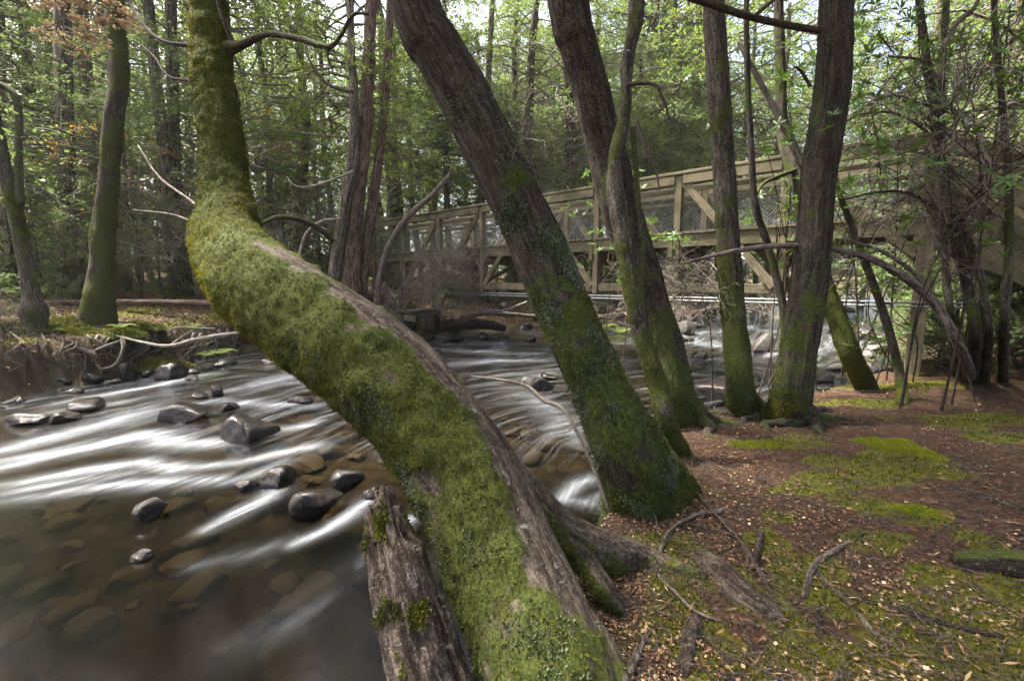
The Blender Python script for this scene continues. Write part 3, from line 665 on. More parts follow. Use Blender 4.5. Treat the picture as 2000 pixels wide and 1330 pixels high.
def neartree(name, label, HP, mat, n, seg, ridge, mossfn, ntuft, nlich, crown=None, seed=0, flare=.25, ext=4.0, scale=7, tl=.016, lump=.1, wk=1.0):
    W = pxpath(HP, True, wk); 
    if ext: W = extend(W, ext, 1.0, .65)
    o = tree(name, label, W=W); t = trunk_mesh('trunk', W, M[mat], n, seg, ridge, lump, mossfn, flare=flare, seed=seed, scale=scale)
    add_part(o, 'trunk', t.V, t.F, t.attrs, M[mat]); mv = np.append(t.moss, [0, 0]); sel = np.append(t.S, [0, 0])/t.L
    if ntuft: V, F, A = tufts(t, ntuft, np.clip(mv-.5, 0.0, 1), tl, tl*.42, .6, .6); add_part(o, 'moss', V, F, A, M['moss'], False, 'stuff')
    if nlich: V, F, A = tufts(t, nlich, np.clip(fbm(t.V*5+3, 3), 0, 1)**1.4*sstep(.6, .1, sel), tl*.8, tl*.65, .1, .9); add_part(o, 'lichen', V, F, A, M['lichen'], False, 'stuff')
    if crown: put_crown(o, crown[0], crown[1], W[-1][:3]+[0, 0, crown[3] if len(crown) > 3 else -1.0], crown[2] if len(crown) > 3 else 1.0, seed, crown[2])
    o['_r'] = 0; del o['_r']
    return o, W, t
def roots(o, angs, r0, L, mat='bark_grey', moss=.6):
    b = np.array(o.location)
    for i, a in enumerate(angs):
        a = math.radians(a); d = np.array([math.sin(a), math.cos(a)]); pts = []
        for q, (f, rr) in enumerate(((0.25, 1.1), (.9, .85), (1.6, .6), (2.4, .4), (3.2, .15))):
            x, y = b[:2]+d*r0*f*L+np.array([d[1], -d[0]])*r0*.5*math.sin(f*2.1+i)*(f > .5); z = T1(x, y); h = r0*(1.1 if q == 0 else .30 if q == 1 else .05)
            pts.append([x, y, z+h-(.04 if q == 4 else 0), r0*.42*rr])
        t = trunk_mesh('root', pts, M[mat], 40, 14, .10, .18, lambda s, N, V: np.clip(moss+.6*fbm(V*7, 3)-.2, -.2, 1.1), scale=12, seed=i); add_part(o, 'root', t.V, t.F, t.attrs, M[mat])
def mossy(lo, hi, top): return lambda s, N, V: np.clip(lo + hi*sstep(top, 0, s) + .9*fbm(V*5, 4) + .2*N[:, 2] - .15*N[:, 0], -.2, 1.1)
t3, W3, _ = neartree('forest_tree', 'thick flaky brown-barked tree leaning beside the thin mossy stem', [(1337, 828, None, 78), (1322, 770, 4.5, 82), (1300, 690, 4.55, 86), (1272, 590, 4.55, 84), (1240, 490, 4.5, 84), (1205, 380, 4.45, 88), (1180, 280, 4.4, 84), (1155, 180, 4.3, 82), (1130, 90, 4.2, 86), (1108, -10, 4.1, 92)], 'bark_brown', 300, 72, .075, mossy(.05, .85, .30), 9000, 3500, ('tall', 2, .8), 11, scale=6, lump=.16, wk=.86)
roots(t3, (60, 110, 170), .19, 1.0, 'bark_brown')
o, W, _ = neartree('slender_tree', 'thin twisted mossy stem standing in front of the flaky brown trunk', [(1325, 885, None, 48), (1300, 820, 3.62, 40), (1282, 745, 3.66, 40), (1255, 660, 3.7, 38), (1240, 590, 3.7, 38), (1228, 520, 3.7, 40), (1212, 440, 3.72, 36), (1200, 360, 3.74, 32), (1203, 300, 3.75, 28), (1218, 230, 3.75, 24), (1226, 120, 3.75, 22), (1245, 40, 3.75, 22), (1250, -10, 3.75, 20)], 'bark_grey', 240, 28, .10, mossy(.32, .5, .6), 7000, 800, ('under', 1, 1.0, 0), 12, ext=1.5, scale=10, tl=.014, lump=.22)
limb(o, [(1222, 235, 3.76, 14), (1222, 150, 3.9, 12), (1230, 60, 3.95, 12), (1236, -10, 4.0, 11)], M['twig_grey'])
limb(o, [(1236, 250, 3.76, 10), (1245, 380, 3.7, 12), (1255, 480, 3.7, 13), (1250, 560, 3.66, 14), (1243, 600, 3.7, 12)], M['bark_grey'], moss=.5)
limb(o, [(1225, 165, 3.7, 8), (1275, 165, 3.6, 7), (1296, 195, 3.55, 6), (1308, 235, 3.55, 3)], M['twig_dark'])
limb(o, [(1240, 235, 3.7, 9), (1262, 290, 3.6, 7), (1280, 330, 3.55, 6), (1288, 372, 3.5, 3)], M['twig_dark'])
o, W4, _ = neartree('forest_tree', 'straight fissured grey-brown tree with green mossy foot near the water', [(1452, 808, None, 84), (1445, 750, 4.75, 68), (1437, 660, 4.8, 62), (1428, 560, 4.85, 60), (1420, 440, 4.85, 56), (1413, 320, 4.85, 55), (1405, 200, 4.85, 54), (1398, 90, 4.85, 52), (1394, -10, 4.85, 50)], 'bark_grey', 320, 64, .085, mossy(.22, .75, .34), 11000, 3000, ('tall', 3, .8), 13, wk=.82)
roots(o, (70, 150, 200, 250), .18, 1.0)
o, W5, _ = neartree('forest_tree', 'big dark fissured trunk with a pale lichen patch near the bridge', [(1538, 818, None, 102), (1548, 760, 4.55, 88), (1562, 670, 4.6, 82), (1580, 560, 4.62, 80), (1590, 450, 4.62, 78), (1597, 350, 4.62, 78), (1612, 260, 4.62, 80), (1626, 170, 4.62, 80), (1632, 80, 4.62, 78), (1634, -10, 4.62, 76)], 'bark_dark', 320, 76, .085, mossy(.10, .6, .30), 8000, 3000, ('tall', 0, .85), 15, wk=.93)
roots(o, (80, 130, 175, 220), .22, 1.0, 'bark_dark')
limb(o, [(1600, 60, 4.6, 16), (1540, 50, 4.3, 15), (1460, 32, 4.0, 15), (1400, 12, 3.8, 15), (1340, -6, 3.6, 13)], M['twig_dark'], moss=.45, n=40, seg=9)
limb(o, [(1470, 34, 4.0, 9), (1500, 10, 4.0, 8), (1530, -15, 4.0, 7)], M['twig_dark'])
limb(o, [(1583, 170, 4.6, 8), (1565, 140, 4.55, 7), (1550, 130, 4.5, 3)], M['twig_dark'])
o, W, _ = neartree('leaning_tree', 'small green-mossed tree leaning behind the big dark trunk by the bridge', [(1692, 757, None, 50), (1660, 690, 5.9, 46), (1630, 610, 6.0, 42), (1605, 540, 6.1, 38), (1580, 450, 6.2, 36), (1565, 370, 6.3, 38), (1545, 310, 6.4, 34), (1528, 250, 6.5, 26), (1525, 140, 6.5, 22), (1520, -10, 6.5, 20)], 'bark_grey', 200, 36, .06, mossy(.45, .5, .5), 9000, 500, ('under', 0, 1.3, -.5), 16, ext=2.0, lump=.16)
limb(o, [(1570, 330, 6.3, 22), (1540, 265, 6.2, 17), (1500, 190, 6.1, 14), (1465, 125, 6.0, 11), (1440, 80, 6.0, 8)], M['twig_pale'], n=40)
limb(o, [(1560, 330, 6.3, 12), (1520, 345, 6.2, 10), (1490, 360, 6.1, 8), (1475, 385, 6.0, 6)], M['twig_dark'], moss=.5)
neartree('sapling', 'slim bare leaning sapling rising from moss before the bridge post', [(1763, 788, None, 28), (1757, 730, 5.45, 22), (1740, 660, 5.4, 20), (1715, 580, 5.35, 18), (1685, 500, 5.3, 16), (1655, 420, 5.25, 14), (1640, 380, 5.2, 9)], 'bark_grey', 90, 18, .06, mossy(.3, .7, .25), 1800, 0, None, 17, ext=0, scale=10)
neartree('sapling', 'crooked dark sapling winding up between the straight tree and dark trunk', [(1532, 740, 5.2, 22), (1535, 660, 5.2, 20), (1528, 590, 5.2, 18), (1500, 480, 5.2, 16), (1475, 400, 5.15, 15), (1468, 300, 5.1, 13), (1460, 150, 5.1, 12), (1458, -10, 5.1, 11)], 'bark_grey', 130, 16, .08, mossy(.2, .4, .4), 0, 0, ('uyel', 0, .8, 0), 18, ext=1.5, scale=10, lump=.2)
# ---- stems of the thicket at the right
STEMS = [([(1895, 745, None, 34), (1905, 660, 4.9, 30), (1890, 560, 4.9, 26), (1862, 450, 4.9, 24), (1840, 330, 4.9, 22), (1822, 200, 4.9, 20), (1805, 80, 4.9, 18), (1795, -10, 4.9, 17)], 'bark_dark', 'dark curving stem in the thicket beside the bridge post', 2.0),
 ([(1918, 742, None, 30), (1928, 650, 5.0, 24), (1908, 520, 5.0, 22), (1870, 420, 5.0, 20), (1845, 320, 5.0, 18), (1838, 200, 5.0, 16), (1845, 60, 5.0, 15), (1850, -10, 5.0, 15)], 'bark_grey', 'mossy grey stem crossing in front of the bridge steps', 2.0),
 ([(1958, 745, None, 26), (1962, 620, 4.6, 22), (1972, 480, 4.6, 20), (1968, 330, 4.6, 18), (1955, 180, 4.6, 15), (1945, 60, 4.6, 14), (1942, -10, 4.6, 13)], 'bark_grey', 'straight slim grey stem rising past the stair boards', 2.0),
 ([(1870, 735, None, 24), (1860, 640, 5.1, 20), (1848, 540, 5.1, 18), (1842, 440, 5.2, 16), (1838, 300, 5.2, 12)], 'bark_grey', 'short thin stem between bridge post and curving dark stem', 0)]
for i, (pl, mt, lb, ex) in enumerate(STEMS):
    o, W, _ = neartree('thicket_stem', lb, pl, mt, 130, 18, .06, mossy(.15, .6, .2), 900, 0, ('under', i, .8, -.2) if ex else None, 20+i, ext=ex, scale=10)
    if i == 0:
        limb(o, [(1900, 742, None, 28), (1880, 690, 4.95, 27), (1830, 600, 4.85, 24), (1770, 545, 4.8, 20), (1700, 505, 4.75, 17), (1640, 490, 4.7, 14), (1540, 480, 4.6, 13), (1440, 490, 4.5, 11), (1330, 515, 4.4, 6)], M['twig_grey'], moss=.2, n=60, seg=9)
        limb(o, [(1870, 660, 4.95, 14), (1810, 560, 5, 11), (1740, 500, 5, 9), (1660, 470, 5, 7), (1640, 468, 5, 4)], M['twig_grey'], n=40)
        limb(o, [(1845, 420, 4.9, 10), (1780, 380, 4.8, 8), (1720, 375, 4.7, 7), (1640, 392, 4.6, 4)], M['twig_dark'], n=30)
    if i == 1:
        limb(o, [(1850, 300, 5, 9), (1800, 250, 4.9, 8), (1740, 220, 4.8, 6), (1670, 225, 4.7, 4)], M['twig_grey'], n=30)
        limb(o, [(1842, 165, 5, 9), (1800, 120, 4.9, 8), (1735, 110, 4.8, 5)], M['twig_grey'], n=30)
        limb(o, [(1838, 100, 5, 13), (1870, 45, 4.9, 15), (1900, 20, 4.8, 12), (1915, -10, 4.8, 9)], M['twig_grey'], n=30, lump=.3)
# ---- trees on the far bank
def fartree(name, label, HP, mat, mo, crown, seed, ntuft=0, ext=5, flare=.3, lump=.16, n=140, seg=40, wk=.9):
    o, W, t = neartree(name, label, HP, mat, n, seg, .08, mo, ntuft, 0, crown, seed, flare=flare, ext=ext, scale=3.5, tl=.035, lump=lump, wk=wk)
    return o, W, t
o8, W8, _ = fartree('mossy_tree', 'thick olive-mossed tree with flared foot on the far bank edge', [(190, 612, 10.2, 110), (197, 540, 10.2, 80), (202, 450, 10.2, 74), (212, 350, 10.2, 62), (222, 240, 10.2, 60), (232, 150, 10.2, 62), (226, 60, 10.2, 58), (222, -10, 10.2, 54)], 'bark_brown', lambda s, N, V: np.clip(.46+1.1*fbm(V*3.0, 4)+.35*N[:, 0], -.2, 1.1), ('tall', 1, .9, 0), 31, 9000, lump=.2, wk=.7)
fartree('forest_tree', 'tall dark straight tree behind the olive-mossed tree on far bank', [(138, 585, 13.5, 62), (134, 500, 13.5, 50), (130, 400, 13.5, 46), (128, 280, 13.5, 44), (124, 130, 13.5, 42), (120, -10, 13.5, 40)], 'bark_far', mossy(.15, .4, .3), ('tall', 2, 1.0, 0), 32)
o, W, _ = fartree('crooked_tree', 'crooked mossy tree with a round burl at its foot on the far bank', [(60, 700, 9.0, 40), (72, 650, 9.0, 44), (66, 608, 9.0, 72), (62, 575, 9.0, 46), (48, 500, 9.0, 40), (30, 420, 9.0, 38), (12, 340, 9.0, 36), (-10, 240, 9.0, 34), (-30, 120, 9.0, 30)], 'bark_grey', lambda s, N, V: np.clip(.42+.8*fbm(V*2.5, 4)+.3*N[:, 2], -.2, 1.1), ('under', 2, 1.4, 0), 33, 5000, flare=0)
limb(o, [(38, 400, 9.0, 22), (36, 300, 9.1, 18), (36, 220, 9.2, 18), (22, 178, 9.2, 18), (-20, 158, 9.2, 18)], M['bark_grey'], moss=.5, n=40, seg=12)
fartree('forest_tree', 'paired slim trunk, the more slanted of two behind the mossy bend', [(352, 572, 15, 46), (338, 470, 15, 32), (325, 350, 15, 30), (312, 220, 15, 28), (298, 100, 15, 27), (288, -10, 15, 26)], 'bark_far', mossy(.25, .5, .3), ('tall', 3, 1.0, 0), 34)
fartree('forest_tree', 'paired slim trunk, the straighter of two behind the mossy bend', [(362, 575, 15.6, 44), (352, 470, 15.6, 30), (342, 330, 15.6, 28), (338, 200, 15.6, 28), (335, 80, 15.6, 27), (333, -10, 15.6, 26)], 'bark_far', mossy(.25, .5, .3), ('tall', 0, 1.0, 0), 35)
fartree('sapling', 'thin mossy sapling leaning on the far bank before the paired trunks', [(315, 582, 13, 18), (290, 530, 13, 15), (265, 460, 13, 13), (245, 390, 13, 12), (240, 300, 13, 10)], 'bark_grey', mossy(.4, .4, .4), ('under', 3, .7, 0), 36, ext=1)
fartree('forest_tree', 'shaggy red-brown trunk, thickest of three stems beside the bridge steps', [(682, 552, 12.5, 52), (688, 470, 12.5, 40), (696, 390, 12.5, 36), (706, 310, 12.5, 34), (715, 230, 12.5, 30), (720, 120, 12.5, 26), (725, -10, 12.5, 24)], 'bark_red', mossy(.12, .2, .3), ('yellow', 0, .9, -3.0), 37, lump=.3)
fartree('forest_tree', 'dark slim trunk of three stems, the one farthest from the bridge steps', [(652, 545, 12.2, 30), (662, 470, 12.2, 26), (676, 390, 12.2, 25), (690, 300, 12.2, 24), (692, 200, 12.2, 20), (685, 80, 12.2, 17), (684, -10, 12.2, 16)], 'bark_far', mossy(.1, .2, .3), ('yellow', 1, .8, -2.0), 38)
fartree('forest_tree', 'slim reddish trunk of three stems, the one nearest the bridge steps', [(705, 562, 12.8, 30), (715, 480, 12.8, 24), (728, 400, 12.8, 22), (740, 310, 12.8, 20), (752, 200, 12.8, 18), (760, 60, 12.8, 17)], 'bark_red', mossy(.1, .2, .3), ('yellow', 0, .8, -1.0), 39)
fartree('dead_tree', 'bare grey trunk leaning across the far end of the bridge', [(735, 600, 12.9, 26), (742, 540, 12.7, 23), (760, 480, 12.5, 21), (795, 425, 12.4, 20), (840, 385, 12.3, 17), (880, 340, 12.2, 12)], 'twig_grey', mossy(.1, .1, .3), None, 40, ext=0, wk=.6)

# ================================================================== FOREST BEHIND
def bgtrunk(seed, mat):
    r = np.random.default_rng(seed); W = []; x = y = 0.0
    for i in range(8):
        W.append([x, y, i*2.4 - .4, .30*(1-.075*i)]); x += .16*r.normal(); y += .16*r.normal()
    t = trunk_mesh('trunk', W, M[mat], 60, 18, .07, .12, lambda s, N, V: np.clip(.22+.5*sstep(.2, 0, s)+.4*fbm(V*1.2+seed, 3)+.2*N[:, 0], -.2, 1.1), flare=.35, seed=seed, scale=2.5)
    return make_mesh('trunk', t.V, t.F, t.attrs, True, [M[mat]])
BT = [bgtrunk(200+i, ['bark_far', 'bark_far', 'bark_brown', 'bark_grey', 'bark_red'][i]) for i in range(5)]
KIND = ['dark-barked forest tree', 'brown-barked forest tree', 'flaky brown forest tree', 'pale grey-barked forest tree', 'reddish-barked forest tree']
r = np.random.default_rng(99)
def bgtree(x, y, wd, kind, crown, cs, cz, lean=0.0):
    z = T1(x, y); o = empty('forest_tree', (x, y, z)); wh = whereabouts(x, y); tag(o, KIND[kind] + ' ' + wh, 'tree', KIND[kind] + ' ' + wh)
    t_ = link('trunk', BT[kind], o, rot=(lean*r.normal(), lean*r.normal(), r.random()*6.28)); s = wd/.6; t_.scale = (s, s, 1.0)
    if crown: put_crown(o, crown, int(r.integers(9)), (x, y, z+cz), cs, r.random()*6.28)
    return o
SPOTS = [(20, 14, 24), (72, 20, 19), (96, 14, 23), (160, 12, 26), (242, 20, 16), (270, 12, 24), (470, 24, 16.5), (545, 14, 23), (592, 19, 20), (505, 12, 28), (622, 10, 30), (560, 10, 32), (648, 12, 26), (785, 14, 23), (822, 12, 25), (850, 10, 28), (882, 13, 21), (1000, 14, 24), (1040, 20, 22), (1105, 26, 22), (1060, 12, 28), (940, 10, 32), (1290, 14, 25), (1345, 10, 29), (1480, 10, 34), (400, 13, 21), (440, 11, 26), (200, 11, 30), (760, 11, 31), (-60, 20, 17), (-160, 18, 20), (-260, 22, 18), (110, 10, 33), (330, 11, 30), (700, 11, 34)]
for i, (px, wd, d) in enumerate(SPOTS):
    q = P(px, 520, d); bgtree(q[0], q[1], wd*d/FPX, i % 5, None if px < -50 else ['tall', 'tall', 'yellow'][i % 3], .85+.3*r.random(), 3.2+3.0*r.random(), .03)
cnt = 0
while cnt < 84:
    az = math.radians(r.uniform(-62, 60) if cnt < 60 else r.uniform(-5, 45)); d = r.uniform(21, 52); x, y = d*math.sin(az), d*math.cos(az)
    if float(dfar(np.array([x]), np.array([y]))[0]) < 2.5 and float(dnear(np.array([x]), np.array([y]))[0]) < 1.5: continue
    bgtree(x, y, r.uniform(.25, .6), int(r.integers(5)), 'yellow' if r.random() < .3 else 'tall', r.uniform(.85, 1.3), r.uniform(3.5, 7.5), .03); cnt += 1
for i, (px, d) in enumerate([(1255, 24), (1310, 27), (1360, 23), (1440, 28), (1500, 26), (1560, 31), (1250, 33), (1400, 36), (1620, 34), (1690, 30), (1540, 40), (1340, 40)]):
    q = P(px, 520, d); bgtree(q[0], q[1], .35, i % 5, 'yellow' if i % 3 == 0 else 'tall', 1.6, 1.5+2*r.random(), .03)
# understory, saplings with layered leaves
def under(x, y, kind, sc, cz, lab, grp, name='understory_tree'):
    z = T1(x, y); o = empty(name, (x, y, z)); wh = whereabouts(x, y); tag(o, lab + ' ' + wh, 'tree', lab + ' ' + wh)
    t_ = link('trunk', BT[int(r.integers(4))], o, rot=(.06*r.normal(), .06*r.normal(), r.random()*6.28)); t_.scale = (.13, .13, .12+.04*sc)
    put_crown(o, kind, int(r.integers(9)), (x, y, z+cz), sc, r.random()*6.28); return o
UL = {'under': 'green layered sapling', 'uyel': 'yellow-green sapling', 'autumn': 'sparse rust-tinted sapling'}
for (px, py, d, k_, sc) in [(60, 470, 14, 'under', 1.1), (100, 330, 15, 'under', 1.2), (260, 430, 13.5, 'under', .9), (290, 330, 14, 'autumn', 1.3), (150, 500, 12.5, 'under', .7), (330, 480, 14, 'under', .8), (180, 300, 13, 'autumn', 1.2), (520, 300, 14, 'autumn', 1.4), (540, 440, 15, 'under', 1.0), (600, 450, 16, 'under', 1.1), (590, 350, 17, 'under', 1.2), (720, 180, 13, 'uyel', 1.0), (770, 230, 13.5, 'uyel', 1.0), (640, 120, 13, 'uyel', 1.2), (560, 110, 14, 'uyel', 1.2), (820, 300, 20, 'under', 1.4), (930, 330, 22, 'under', 1.4), (1010, 300, 22, 'uyel', 1.5), (1300, 260, 20, 'under', 1.5), (1340, 330, 21, 'uyel', 1.3), (1470, 240, 22, 'uyel', 1.5), (1500, 330, 20, 'under', 1.2), (1720, 330, 18, 'under', 1.3), (1720, 180, 17, 'uyel', 1.4), (1240, 320, 21, 'under', 1.3), (40, 240, 13, 'under', 1.3), (10, 380, 12, 'under', 1.0), (-60, 350, 13, 'under', 1.4), (1550, 430, 24, 'under', 1.3), (1660, 520, 27, 'under', 1.3), (1590, 560, 26, 'under', .8), (1750, 480, 25, 'uyel', 1.2), (880, 160, 20, 'uyel', 1.5), (1330, 130, 19, 'uyel', 1.5)]:
    q = P(px, py, d); z = T1(q[0], q[1]); under(q[0], q[1], k_, sc, max(.3, q[2]-z-1.6*sc), UL[k_], 'understory: '+k_)
cnt = 0
while cnt < 48:
    az = math.radians(r.uniform(-60, 58)); d = r.uniform(15, 40); x, y = d*math.sin(az), d*math.cos(az)
    if float(dfar(np.array([x]), np.array([y]))[0]) < 1.6: continue
    k_ = 'uyel' if r.random() < .25 else 'under'; under(x, y, k_, r.uniform(.8, 1.6), r.uniform(.2, 2.5), UL[k_], 'understory: '+k_); cnt += 1
# shrubs close to the ground behind the bridge and along the far bank
cnt = 0
while cnt < 70:
    az = math.radians(r.uniform(-55, 58)); d = r.uniform(11, 34); x, y = d*math.sin(az), d*math.cos(az)
    v = float(dfar(np.array([x]), np.array([y]))[0])
    if v < 1.0 or v > 14 or (x < -5 and v < 3.2): continue
    o = empty('shrub', (x, y, T1(x, y)-.05)); wh = whereabouts(x, y); tag(o, 'low fine-leaved green shrub ' + wh, 'shrub', 'low shrubs ' + wh); put_crown(o, 'shrub', cnt, tuple(o.location), r.uniform(.6, 1.5), r.random()*6.28); cnt += 1
# trees on the near bank at the right and behind the camera
for i, (x, y, cz) in enumerate([(9.5, 9.2, 2.2), (11.5, 7.0, 2.0), (8.6, 5.2, 3.4), (13, 11.5, 1.5), (14.5, 16.5, 1.2), (17, 14, 1.0), (16, 19.5, .8), (20, 22, .8), (5.5, -1.5, 4), (1.5, -4, 4.5), (9, 1.0, 4)]):
    z = T1(x, y); o = empty('forest_tree', (x, y, z)); tag(o, 'leafy dark-trunked tree on the near bank beyond the bridge steps', 'tree', 'trees on the near bank')
    t_ = link('trunk', BT[i % 4], o, rot=(0, 0, i)); t_.scale = (.55, .55, 1); put_crown(o, 'tall', i, (x, y, z+cz), .85, i*1.3)
for i in range(16):
    x, y = [(7.6, 8.0), (8.4, 8.9), (9.6, 10.4), (8.2, 7.2), (9.3, 8.6), (10.6, 11.8), (11.6, 13.2), (7.0, 7.3), (10, 9), (12.5, 14.6), (9, 6.4), (10.2, 7.6), (13.6, 16), (8.8, 9.6), (11, 10.4), (12, 12)][i]
    o = empty('shrub', (x, y, T1(x, y)-.05)); tag(o, 'green shrub growing at the bank foot below the bridge steps', 'shrub', 'shrubs below the bridge steps'); put_crown(o, 'shrub', i, tuple(o.location), .7+.05*(i % 7), i*1.1)
for i, (x, y) in enumerate([(8.3, 7.0), (9.4, 7.9), (9.0, 6.2), (10.4, 8.6), (11.2, 9.8), (8.0, 8.2), (10, 6.6), (12, 8.4)]):
    z = T1(x, y); o = empty('understory_tree', (x, y, z)); tag(o, 'dense green sapling crowding behind the bridge steps', 'tree', 'saplings behind the bridge steps'); t_ = link('trunk', BT[i % 4], o); t_.scale = (.12, .12, .2); put_crown(o, 'under', i, (x, y, z+.4+.5*(i % 3)), 1.1, i*1.9)
# far wall of woods
r2 = np.random.default_rng(5); n = 95000
az = np.radians(r2.uniform(-72, 72, n)); d = r2.uniform(48, 66, n); x, y = d*np.sin(az), d*np.cos(az); z0 = terrain(x, y)
hz = r2.random(n)**1.35*26; p = np.stack([x, y, z0+hz], -1)
kp = (fbm(p*.22, 3) > -.05 + .25*sstep(10, 26, hz)); p = p[kp]; nn = len(p)
V, F = leafquads(p, rdir(nn, r2), norm(np.array([0, 0, 1.])+.6*r2.normal(size=(nn, 3))), .55, .34)
o = link('distant_forest', make_mesh('distant_forest', V, F, {'var': np.repeat(np.clip(.5+.6*fbm(p*.3, 2)+.2*r2.normal(size=nn), 0, 1), 4)}, False, [M['leaf_beech']]))
tag(o, 'hazy green mass of distant forest foliage behind all the trunks', 'forest', kind='stuff')

# ================================================================== BARE SHRUBS AND DEAD BRANCHES
BL = ['tangled grey bare-twigged shrub in front of the bridge deck', 'leafless grey twig bush under the far half of the bridge', 'bare lichen-grey twiggy shrub on the far bank', 'fine tangle of dead grey twigs high beyond the bridge']
for i, (px, py, d, sc, l) in enumerate([(860, 520, 13.2, 1.5, 0), (840, 490, 13.3, 1.4, 0), (885, 520, 13.1, 1.3, 0), (910, 540, 13.2, 1.2, 0), (800, 540, 13.2, 1.0, 1), (870, 585, 13.6, 1.2, 1), (760, 560, 13.0, 1.0, 1), (900, 480, 13.0, 1.3, 0), (830, 560, 13.4, 1.2, 1), (930, 590, 14, 1.1, 1), (770, 590, 13.2, .9, 1), (1230, 590, 13, 1.4, 1), (1130, 590, 15, 1.1, 1), (330, 470, 13, 1.6, 2), (280, 400, 13.5, 1.8, 2), (400, 420, 13, 1.4, 2), (560, 480, 13.5, 1.7, 2), (620, 420, 15, 1.8, 2), (20, 640, 8.8, 1.0, 2), (30, 690, 8.6, .9, 2), (1010, 230, 21, 4.0, 3), (1060, 300, 22, 4.0, 3), (980, 320, 21, 3.2, 3), (1090, 180, 23, 4.0, 3), (1350, 600, 14, 1.2, 1), (1420, 590, 15, 1.1, 1), (1520, 600, 16, 1.2, 1)]):
    q = P(px, py, d); o = empty('bare_shrub', tuple(q-np.array([0, 0, .35*sc]))); tag(o, BL[l], 'shrub', 'bare shrubs: '+BL[l][:24])
    c = link('twig_tangle', BARE[i % 3], o, rot=(0, 0, i*1.7), scale=(sc, sc, sc)); c['kind'] = 'stuff'
for i, (px, py, d) in enumerate([(190, 45, 8.6), (125, 80, 8.9)]):
    q = P(px, py, d); o = empty('dead_leaf_spray', tuple(q)); tag(o, 'pinkish-brown withered leaf spray hanging before the far bank trees', 'branch', 'withered leaf sprays'); put_crown(o, 'dead', 0, q, .9-.15*i, i*2.0)
def stick(name, label, pl, mat, cat='branch', group=None, n=None, seg=8, moss=.2, lump=.15, base=None, forks=()):
    W = pxpath(pl, False); o = empty(name, tuple(W[0][:3])); tag(o, label, cat, group)
    t = trunk_mesh('stem', W, M[mat], n or max(14, 8*len(pl)), seg, .07, lump, None, moss, scale=14, seed=len(bpy.data.objects) % 50)
    add_part(o, 'stem', t.V, t.F, t.attrs, M[mat])
    for f in forks:
        W = pxpath(f, False); t = trunk_mesh('fork', W, M[mat], 7*len(f), 5, .05, lump, None, moss, scale=14); add_part(o, 'fork', t.V, t.F, t.attrs, M[mat])
    return o
stick('fallen_log', 'long brown fallen log lying across the mossy far bank', [(-30, 590, 11.6, 17), (120, 592, 11.7, 17), (260, 591, 11.8, 17), (400, 593, 11.9, 16), (440, 596, 11.9, 15)], 'bark_red', 'log', n=60, seg=16)
stick('dead_branch', 'long pale barkless branch lying along the undercut far bank', [(228, 655, 9.3, 5), (275, 668, 9.2, 7), (330, 676, 9.2, 9), (380, 664, 9.3, 11), (430, 656, 9.5, 12), (480, 650, 9.8, 9)], 'twig_pale', n=50, forks=[[(330, 676, 9.2, 6), (360, 655, 9.3, 5), (378, 645, 9.4, 3)], [(330, 650, 9.3, 4), (345, 640, 9.3, 4), (420, 642, 9.6, 4)]])
for i, pl in enumerate([[(80, 690, 8.9, 18), (50, 715, 8.7, 18), (20, 733, 8.5, 17), (-20, 738, 8.4, 14)], [(100, 655, 9, 14), (140, 675, 8.9, 13), (178, 688, 8.8, 11), (190, 697, 8.8, 5)], [(60, 705, 8.8, 10), (90, 718, 8.7, 9), (130, 716, 8.7, 8), (152, 706, 8.8, 6)], [(240, 660, 9.1, 12), (240, 685, 9.0, 10), (225, 712, 8.9, 8), (200, 720, 8.8, 6), (188, 712, 8.8, 4)], [(166, 690, 8.8, 5), (166, 715, 8.7, 4), (160, 733, 8.6, 3)], [(180, 688, 8.9, 9), (210, 675, 9, 9), (234, 666, 9.1, 6)], [(20, 640, 9.2, 8), (60, 668, 9, 7), (110, 660, 9, 6)]]):
    stick('exposed_root', 'gnarled washed-out root hanging over the undercut far bank', pl, 'twig_grey' if i % 2 else 'bark_grey', 'root', 'exposed roots of the far bank', moss=.3)
rr = np.random.default_rng(8); rp = []
for i in range(44):
    px = rr.uniform(-10, 480); py = 655+rr.uniform(-8, 14) - .02*px; d = 8.75+.0045*px; L = rr.uniform(25, 75)
    pl = [(px, py, d, 7), (px+rr.normal()*14, py+L*.35, d-.15, 6), (px+rr.normal()*20, py+L*.7, d-.25, 4), (px+rr.normal()*26, py+L, d-.3, 2)]
    pl = [(a, b, max(hit(a, b)[1]-.10, 6.0), w_) for (a, b, c_, w_) in pl]
    stick('exposed_root', 'thin dangling root below the mossy lip of the far bank', pl, 'twig_dark' if i % 3 else 'twig_grey', 'root', 'thin roots dangling from the far bank', n=12, seg=5)
NG = 110000; x = rr.uniform(-13, 1, NG); y = rr.uniform(5, 20, NG); dd_ = dfar(x, y); kk = (dd_ > -.42) & (dd_ < 5) & (rr.random(NG) < np.where(dd_ < 1.2, 1.0, .3)) & (rr.random(NG) < np.clip(.45+fbm(xy3(x*1.1, y*1.1, 4), 4)*1.2, .1, 1)); x, y = x[kk], y[kk]; n = len(x)
p = np.stack([x, y, terrain(x, y)-.01], -1); V, F = leafquads(p, norm(np.array([0, 0, .7])+.6*rr.normal(size=(n, 3))), rdir(n, rr), .05+.07*rr.random(n), .018+.012*rr.random(n), .1)
p0 = p
o = link('ground_cover', make_mesh('ground_cover', V, F, {'var': np.repeat(np.clip(.35+.4*fbm(p*1.5, 3)+.2*rr.normal(size=n), 0, 1), 4)}, False, [M['moss']])); tag(o, 'moss and low green plants carpeting the far bank', 'ground cover', kind='stuff')
